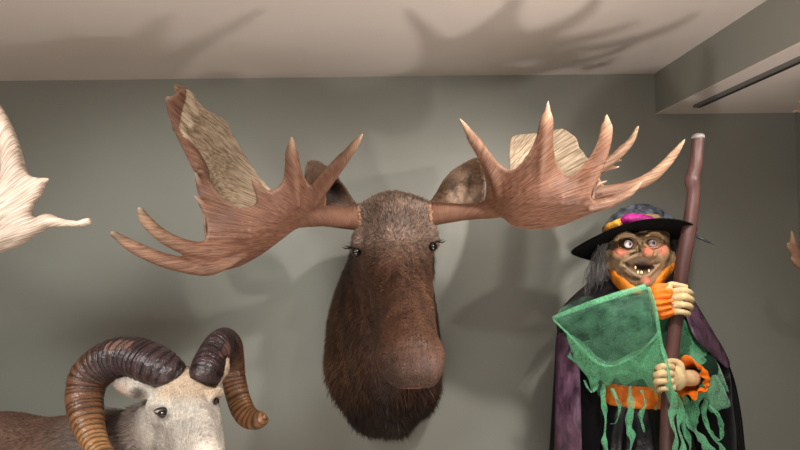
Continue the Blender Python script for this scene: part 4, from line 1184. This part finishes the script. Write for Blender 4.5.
def cloth(name, boundary, ctrl, m, step=6, t=.003, amp=.006, fr=60, sd=0, par=witch, smooth=True, dirv=(0, -1, 0), st=(1, 1, .35)):
    W, Tn, v2 = sheet(boundary, ctrl, step, smooth=smooth)
    W = W + (amp * vnoise(W * np.array(st), fr, sd))[:, None] * np.array(dirv)
    return link(name, *thick(W, Tn, t), m, par)
# shoulder cape, left and right of the neck
cloth('cape', [(612, 264), (615, 276), (622, 288), (632, 296), (640, 302), (652, 300), (640, 312), (620, 318), (598, 322), (578, 328), (562, 336), (557, 330), (560, 314), (569, 300), (582, 288), (596, 277), (605, 268)],
      [(612, 264, 2.03), (622, 288, 1.93), (640, 302, 1.90), (620, 318, 1.955), (598, 312, 1.98), (578, 320, 2.0), (557, 332, 2.08), (569, 300, 2.13), (590, 285, 2.08), (600, 298, 2.0)], M_cape, step=4, amp=.010, fr=55, sd=41, st=(1, 1, 1))
cloth('cape', [(672, 262), (680, 268), (688, 285), (694, 300), (686, 306), (676, 306), (668, 296), (664, 286)],
      [(672, 262, 2.06), (680, 268, 2.08), (694, 300, 2.08), (676, 306, 1.96), (664, 286, 1.93), (680, 288, 2.0)], M_cape, step=4, amp=.008, fr=55, sd=43)
# folded-back purple lining on both front edges
zb = 690
cloth('cloak_lining', [(557, 336), (565, 334), (574, 346), (579, 362), (581, 400), (582, 450), (584, 560), (586, zb), (548, zb), (551, 560), (554, 450), (555, 400), (556, 362)],
      [(557, 336, 2.05), (574, 346, 2.0), (579, 362, 1.98), (581, 450, 1.97), (554, 450, 2.06), (556, 380, 2.06), (567, 420, 1.985), (584, 560, 1.97), (551, 560, 2.06), (586, zb, 1.95), (548, zb, 2.05)], M_lining, step=7, amp=.010, fr=70, sd=45, st=(1, 1, .12))
cloth('cloak_lining', [(684, 296), (693, 300), (701, 312), (712, 330), (722, 347), (729, 361), (728, 368), (720, 362), (708, 351), (697, 340), (690, 327), (685, 312)],
      [(684, 296, 2.03), (701, 312, 2.06), (722, 347, 2.06), (729, 366, 2.06), (708, 351, 1.985), (690, 327, 1.97), (685, 312, 1.98), (702, 330, 1.99)], M_lining, step=4, amp=.007, fr=70, sd=47, st=(1, 1, .6))
# black front edge of the cloak under the lining
cloth('cloak_front', [(690, 326), (708, 350), (728, 366), (732, 400), (737, 450), (742, 560), (748, zb), (700, zb), (697, 560), (696, 450), (694, 400), (690, 360)],
      [(690, 326, 2.02), (728, 366, 2.09), (737, 450, 2.10), (696, 450, 2.03), (694, 400, 2.02), (715, 420, 2.04), (742, 560, 2.10), (697, 560, 2.03), (748, zb, 2.12), (700, zb, 2.03), (690, 360, 2.02)], M_cloak, step=8, amp=.010, fr=60, sd=49, st=(1, 1, .12))
cloth('cloak_front', [(566, 322), (580, 330), (592, 345), (600, 370), (604, 400), (600, 450), (598, 560), (596, zb), (582, zb), (578, 560), (576, 450), (574, 400), (572, 360)],
      [(566, 322, 2.06), (592, 345, 2.0), (604, 400, 2.01), (600, 450, 2.0), (576, 450, 2.02), (574, 400, 2.02), (598, 560, 1.97), (578, 560, 2.0), (596, zb, 1.96), (582, zb, 1.99)], M_cloak, step=7, amp=.008, fr=60, sd=50, st=(1, 1, .12))

# ---- green gauze
def gauze_mat(name, col, alpha):
    m, N, L, B = new_mat(name)
    B.inputs['Base Color'].default_value = (*lin(col), 1); B.inputs['Roughness'].default_value = .45; B.inputs['Specular IOR Level'].default_value = .5
    B.inputs['Sheen Weight'].default_value = .4
    tc = N.new('ShaderNodeTexCoord')
    n = N.new('ShaderNodeTexNoise'); n.inputs['Scale'].default_value = 420; n.inputs['Detail'].default_value = 2
    n2 = N.new('ShaderNodeTexNoise'); n2.inputs['Scale'].default_value = 22; n2.inputs['Detail'].default_value = 4
    L.new(tc.outputs['Object'], n.inputs['Vector']); L.new(tc.outputs['Object'], n2.inputs['Vector'])
    a = N.new('ShaderNodeMath'); a.operation = 'MULTIPLY_ADD'; a.inputs[1].default_value = 2.2; a.inputs[2].default_value = alpha - 1.1
    L.new(n.outputs['Fac'], a.inputs[0])
    b = N.new('ShaderNodeMath'); b.operation = 'MULTIPLY_ADD'; b.inputs[1].default_value = .9; b.inputs[2].default_value = -.45
    L.new(n2.outputs['Fac'], b.inputs[0])
    c = N.new('ShaderNodeMath'); c.operation = 'ADD'; c.use_clamp = True
    L.new(a.outputs[0], c.inputs[0]); L.new(b.outputs[0], c.inputs[1]); L.new(c.outputs[0], B.inputs['Alpha'])
    bp = N.new('ShaderNodeBump'); bp.inputs['Strength'].default_value = .5; bp.inputs['Distance'].default_value = .01
    L.new(n2.outputs['Fac'], bp.inputs['Height']); L.new(bp.outputs[0], B.inputs['Normal'])
    return m
M_gz = gauze_mat('green_gauze', (84, 146, 112), .20)
M_gz2 = gauze_mat('green_gauze_folded', (112, 200, 146), .46)
def gz(name, b, c, m=M_gz, step=4, amp=.006, fr=80, sd=60, **kw): return cloth(name, b, c, m, step=step, t=.0006, amp=amp, fr=fr, sd=sd, **kw)
sleeve = gz('gauze_sleeve', [(553, 318), (564, 312), (580, 307), (600, 300), (622, 293), (645, 286), (651, 290), (655, 305), (658, 322), (659, 334), (650, 345), (636, 355), (620, 363), (606, 366), (594, 360), (582, 348), (568, 333)],
   [(553, 318, 1.94), (600, 300, 1.845), (645, 286, 1.80), (658, 330, 1.80), (636, 355, 1.84), (606, 366, 1.87), (580, 346, 1.90), (610, 330, 1.815), (630, 320, 1.80)], amp=.003, sd=61)
gz('gauze_layer', [(555, 317), (575, 300), (590, 296), (600, 300), (640, 290), (648, 300), (652, 330), (640, 350), (606, 362), (582, 344)],
   [(555, 317, 1.97), (600, 300, 1.95), (648, 292, 1.88), (652, 330, 1.88), (606, 362, 1.93), (582, 344, 1.96), (610, 330, 1.93)], amp=.006, sd=62, par=sleeve)
# rolled top and bottom hems of the sleeve
def hem(rows, m, par, name='hem', seg=8):
    q = catmull([(*P(a, b, Y), r1, r2) for (a, b, Y, r1, r2) in rows], 8)
    V, F = sweep(q[:, :3], q[:, 3:5], seg); V[:-2] += (.0022 * vnoise(V[:-2], 160, 5))[:, None] * np.array((0, -1, .6))
    return link(name, V, F, m, par)
hem([(553, 318, 1.94, .006, .004), (575, 309.5, 1.89, .009, .004), (600, 300.5, 1.842, .010, .004), (625, 292.5, 1.815, .010, .004), (646, 286.5, 1.80, .010, .005)], M_gz2, sleeve)
hem([(553, 319, 1.94, .004, .003), (567, 333, 1.915, .004, .003), (582, 348, 1.90, .005, .003), (594, 360, 1.885, .006, .003), (607, 366, 1.87, .006, .003), (622, 362, 1.855, .005, .003), (638, 353, 1.84, .004, .003), (659, 334, 1.80, .004, .003)], M_gz2, sleeve)
hem([(648, 287, 1.80, .006, .003), (654, 304, 1.798, .006, .003), (658, 325, 1.795, .006, .003), (661, 345, 1.80, .005, .003), (666, 362, 1.785, .005, .003), (670, 382, 1.775, .005, .003), (672, 402, 1.80, .004, .003)], M_gz2, sleeve)
drape = gz('gauze_shawl', [(566, 334), (580, 340), (606, 362), (634, 352), (650, 342), (659, 330), (663, 345), (668, 362), (671, 384), (672, 410), (668, 398), (660, 386), (650, 388), (643, 379), (634, 381), (624, 386), (616, 377), (608, 386), (600, 380), (592, 392), (588, 378), (578, 366), (572, 352)],
   [(566, 334, 1.95), (606, 362, 1.90), (650, 342, 1.83), (663, 345, 1.79), (671, 384, 1.775), (640, 388, 1.93), (600, 384, 1.95), (578, 366, 1.97), (625, 372, 1.91), (672, 410, 1.80), (655, 392, 1.86)], m=M_gz2, amp=.010, fr=110, sd=64, step=3.5, st=(1, 1, .25))
gz('gauze_layer', [(584, 336), (600, 345), (640, 345), (668, 330), (676, 322), (684, 322), (690, 345), (686, 362), (676, 395), (676, 430), (668, 412), (656, 390), (640, 386), (625, 388), (610, 386), (598, 396)],
   [(584, 336, 1.98), (640, 345, 1.955), (684, 322, 1.97), (676, 395, 1.94), (640, 405, 1.96), (600, 400, 1.98), (630, 370, 1.955)], m=M_gz, amp=.008, fr=90, sd=65, par=drape)
def ribbon(pts, w, m=M_gz2, par=drape, sd=0, name='gauze_strip'):
    q = catmull([(*P(a, b, Y), w_) for (a, b, Y, w_) in [(p[0], p[1], p[2], w * (p[3] if len(p) > 3 else 1)) for p in pts]], 8)
    n = len(q); V = []; r = np.random.default_rng(sd); ph = r.uniform(0, 6)
    for i in range(n):
        tw = .9 * math.sin(i * .22 + ph); ww = q[i, 3] * FPX / 560 * (1 + .2 * math.sin(i * .9 + ph))
        for j in range(4):
            s = (j / 3 - .5) * 2
            V.append(q[i, :3] + np.array((math.cos(tw), math.sin(tw), .1 * math.sin(i))) * s * ww + np.array((0, .003 * math.sin(j * 2 + i * .5), 0)))
    return link(name, *thick(V, grid_faces(n, 4), .0006), m, par)
rb = [([(604, 384, 1.95), (603, 400, 1.94), (606, 420, 1.95), (604, 438, 1.94), (607, 455, 1.94), (606, 480, 1.95, .3)], .009),
      ([(612, 388, 1.94), (616, 398, 1.93), (620, 408, 1.935), (616, 422, 1.93, .8), (611, 424, 1.93, .3)], .008),
      ([(630, 386, 1.93), (631, 404, 1.925), (629, 424, 1.93), (632, 440, 1.925), (629, 458, 1.93, .4)], .012),
      ([(642, 390, 1.92), (645, 402, 1.915), (641, 416, 1.92), (644, 432, 1.92, .3)], .008),
      ([(656, 388, 1.90), (659, 398, 1.895), (656, 410, 1.90, .4)], .010),
      ([(598, 384, 1.955), (593, 392, 1.95), (588, 388, 1.955), (584, 380, 1.96, .4)], .006),
      ([(669, 384, 1.775), (674, 402, 1.79), (672, 420, 1.80), (676, 438, 1.80), (674, 462, 1.81, .5)], .012),
      ([(674, 392, 1.80), (681, 408, 1.83), (679, 428, 1.84), (683, 446, 1.84), (681, 470, 1.85, .4)], .011),
      ([(680, 386, 1.90), (687, 404, 1.92), (684, 424, 1.92), (690, 446, 1.92), (688, 466, 1.93, .4)], .010),
      ([(590, 340, 1.95), (576, 346, 1.96), (570, 356, 1.97), (582, 366, 1.97), (588, 376, 1.97, .5)], .010)]
for i, (p_, w_) in enumerate(rb): ribbon(p_, w_, sd=i)
# right sleeve gauze: hanging pointed panel and its loops
rs = gz('gauze_sleeve', [(690, 354), (698, 353), (708, 362), (718, 378), (726, 393), (731, 406), (722, 409), (712, 413), (706, 404), (702, 392), (699, 380), (696, 368)],
   [(690, 354, 1.95), (708, 362, 1.98), (731, 406, 2.0), (712, 413, 1.94), (702, 392, 1.91), (699, 375, 1.90), (712, 390, 1.94)], m=M_gz2, amp=.007, fr=90, sd=68, step=3.5)
gz('gauze_layer', [(672, 316), (678, 314), (688, 324), (696, 338), (710, 352), (722, 372), (728, 392), (716, 380), (704, 364), (690, 356), (678, 352), (673, 335)],
   [(672, 316, 1.97), (688, 324, 2.0), (710, 352, 2.01), (728, 392, 2.02), (690, 356, 1.96), (678, 352, 1.95), (673, 335, 1.95)], m=M_gz2, amp=.010, fr=110, sd=69, step=3.5, par=rs)
ribbon([(688, 356, 1.92, .5), (697, 364, 1.90), (702, 378, 1.90), (699, 394, 1.90, 1.2), (692, 412, 1.905, 1.8), (694, 428, 1.905, 2), (704, 442, 1.90, 1.8), (714, 458, 1.90, 1), (716, 474, 1.90, .4)], .012, par=rs, sd=21)
ribbon([(708, 404, 1.93), (717, 414, 1.925), (722, 428, 1.93), (720, 440, 1.93), (712, 434, 1.93), (706, 424, 1.93, .5)], .008, par=rs, sd=22)
ribbon([(706, 400, 1.92), (704, 416, 1.92), (712, 436, 1.92), (722, 448, 1.93), (724, 466, 1.93, .4)], .009, par=rs, sd=23)

# ---- staff: knotty purple-brown pole resting on the floor
M_staff = mat('staff_wood', (84, 56, 52), rough=.45, noise=.35, nscale=14, bump=.5, bscale=40, stretch=(1, 1, .2), spec=.45)
srows = [(698, 136, 6.0), (697, 150, 6.0), (695.5, 165, 6.2), (693, 176, 6.3), (692, 181, 7.0), (693.5, 190, 6.2), (692.5, 204, 6.3), (690, 222, 6.8), (687, 240, 7.2), (684, 256, 7.0), (681.5, 270, 6.8), (680, 290, 6.4), (678, 310, 6.3),
         (675, 325, 6.8), (673, 345, 6.2), (670, 362, 6.5), (668.5, 385, 6.3), (667.5, 410, 6.3), (667, 430, 6.8), (666.5, 450, 6.4)]
Ys = 1.845
q = [(*P(a, b, Ys), r * Ys / FPX) for (a, b, r) in srows]
x_, y_, z_, _r = q[-1]
q += [(x_ - .004, Ys, z_ * .6, .022), (x_ + .003, Ys + .01, z_ * .25, .021), (x_, Ys + .01, .004, .020)]
q = catmull(q, 8); Vs, Fs = sweep(q[:, :3], q[:, 3], 24)
cen = np.repeat(q[:, :3], 24, 0); Vs[:-2] = cen + (Vs[:-2] - cen) * (1 + .07 * vnoise(Vs[:-2], 40, 71))[:, None]
st = thing('staff', (x_, Ys + .01, 0), 'tall knotty purple-brown wooden staff with grey tip, gripped by the witch', 'staff')
link('pole', Vs, Fs, M_staff, st)
a = P(698, 137.5, Ys)
qc = [(a.x, a.y, a.z - .004, .0208), (a.x, a.y, a.z + .004, .0205), (a.x, a.y, a.z + .010, .017), (a.x, a.y, a.z + .013, .008)]
qc = np.array(qc); link('end_cap', *sweep(qc[:, :3], qc[:, 3], 24), mat('cap_metal', (150, 142, 138), rough=.4), st)

# ------------------------------------------------------------------ antlers reaching in from the sides
PA2 = np.array(lin((204, 184, 166)))
M_bone = mat('mount_skull_bone', (214, 200, 178), rough=.6, noise=.12, nscale=20, bump=.4, bscale=60)
M_plaque = mat('plaque_wood', (96, 62, 40), rough=.4, noise=.3, nscale=6, bump=.2, bscale=30, stretch=(1, 1, 6))
def plaque(cx, cy, cz, axis, par):
    # shield outline
    o = [(-.12, .15), (-.06, .17), (0, .18), (.06, .17), (.12, .15), (.14, .05), (.12, -.08), (.06, -.16), (0, -.20), (-.06, -.16), (-.12, -.08), (-.14, .05)]
    o = np.array(o); n = len(o); V = []
    for (s, d) in ((1, 0), (1, .018), (.93, .024)):
        for (a, b) in o:
            V.append((cx + a * s, cy - d, cz + b * s) if axis == 'y' else (cx - d, cy + a * s, cz + b * s))
    F = [(i*n+j, i*n+(j+1) % n, (i+1)*n+(j+1) % n, (i+1)*n+j) for i in range(2) for j in range(n)] + [tuple(range(2*n, 3*n)), tuple(reversed(range(n)))]
    return link('plaque', V, F, M_plaque, par, smooth=False)
lm = thing('antler_mount', (-2.35, WALL_Y, 1.70), 'pale bleached antler with smooth pointed tines, reaching in at the left edge above the ram', 'antlers')
plaque(-2.35, WALL_Y - .001, 1.70, 'y', lm)
f = Field((-2.48, 2.28, 1.56), (-2.22, 2.60, 1.84), .006)
f.ell((-2.35, 2.50, 1.72), (.06, .09, .07), k=.03); f.tube([(-2.38, 2.46, 1.76, .025), (-2.30, 2.44, 1.77, .025), (-2.27, 2.42, 1.78, .02)], .03); f.ell((-2.35, 2.42, 1.66), (.035, .08, .035), k=.04)
f.clip_max(1, WALL_Y - .026)
Vk, Fk = f.mesh(2); link('skull', Vk, Fk.tolist(), M_bone, lm)
LP = [(-60, 196), (-30, 178), (2, 176), (12, 172), (26, 180), (37, 189), (28, 203), (24, 220), (22, 236), (4, 246), (-30, 254), (-60, 250)]
LPc = [(-60, 220, 1.62), (2, 178, 1.55), (30, 185, 1.52), (24, 220, 1.52), (0, 247, 1.56), (0, 212, 1.50), (-30, 250, 1.60)]
sF = sheet(LP, LPc, 7)
tb = [px_tube(r) for r in (
    [(14, 190, 1.54, 11), (13, 166, 1.53, 10.5), (8, 140, 1.51, 8.5), (0, 116, 1.50, 6), (-7, 98, 1.49, 2)],
    [(20, 200, 1.53, 9), (32, 188, 1.52, 7), (41, 182, 1.51, 4.4), (47.5, 179.5, 1.50, 2.2)],
    [(-5, 238, 1.55, 11), (20, 231, 1.53, 10), (38, 225.5, 1.52, 8), (47, 221, 1.51, 7.5), (60, 222.5, 1.50, 4.6), (76, 223.5, 1.49, 3.0), (87, 222.5, 1.48, 2.2), (90, 223.5, 1.48, 1.2)],
    [(84, 222, 1.485, 2.0), (88, 220, 1.48, 1.4), (88.5, 218, 1.478, .7)],
    [(-40, 215, 1.60, 12), (-75, 235, 1.72, 12)])]
tb.append([(*P(-60, 225, 1.66), .035), (-1.72, 1.95, 1.70, .028), (-2.0, 2.2, 1.74, .026), (-2.26, 2.42, 1.78, .026)])
tips = [(P(88, 221, 1.48), .10, np.array(lin((236, 222, 200))), .5)]
M_pale = antler_mat('pale_antler', 0, 0, 0, groove=.7, amt=.75)
antler_object('antler', [(sF[0], sF[1], .016)], tb, tips, P(-40, 260, 1.6), lambda V: np.tile(PA2, (len(V), 1)), lm, M_pale, .005)

rm = thing('antler_mount', (RW, 2.0, 1.72), 'slender tan antler tips just showing at the right edge beyond the staff', 'antlers')
plaque(RW - .001, 2.0, 1.72, 'x', rm)
f = Field((RW - .30, 1.86, 1.58), (RW, 2.14, 1.86), .006)
f.ell((RW - .09, 2.0, 1.74), (.08, .06, .07), k=.03); f.ell((RW - .17, 2.0, 1.68), (.08, .035, .035), k=.04); f.tube([(RW - .10, 2.03, 1.78, .02), (RW - .10, 2.07, 1.80, .02)], .03)
f.clip_max(0, RW - .026)
Vk, Fk = f.mesh(2); link('skull', Vk, Fk.tolist(), M_bone, rm)
tb = [px_tube(r) for r in (
    [(812, 270, 2.02, 6), (799, 262, 2.0, 5), (795, 250, 1.99, 3.8), (793, 240, 1.98, 2.8), (791.5, 231, 1.98, 1.0)],
    [(800, 263, 2.0, 4), (795, 261, 1.99, 2.4), (791.5, 258, 1.985, 1.0)],
    [(795, 252, 1.99, 3), (790, 248, 1.985, 2.4), (787.5, 243.5, 1.98, 1.2)])]
tb.append([(*P(812, 270, 2.02), .02), (1.60, 2.06, 1.56, .024), (1.72, 2.08, 1.70, .024), (RW - .10, 2.06, 1.80, .023)])
antler_object('antler', [], tb, [], P(810, 260, 2.0), lambda V: np.tile(np.array(lin((176, 138, 112))), (len(V), 1)), rm, M_antler, .004)
tb = [px_tube(r) for r in ([(816, 120, 2.0, 5), (806, 113, 1.97, 3.2), (799, 110.5, 1.96, 2.0), (792.5, 111.5, 1.95, .8)], [(812, 112, 1.98, 4), (806, 104, 1.96, 2.6), (799, 101, 1.95, 1.2)])]
tb.append([(*P(816, 120, 2.0), .018), (1.62, 2.05, 1.96, .022), (1.70, 2.06, 1.86, .024), (RW - .10, 2.05, 1.80, .023)])
antler_object('antler', [], tb, [], P(816, 130, 2.0), lambda V: np.tile(np.array(lin((196, 168, 146))), (len(V), 1)), rm, M_antler, .004)
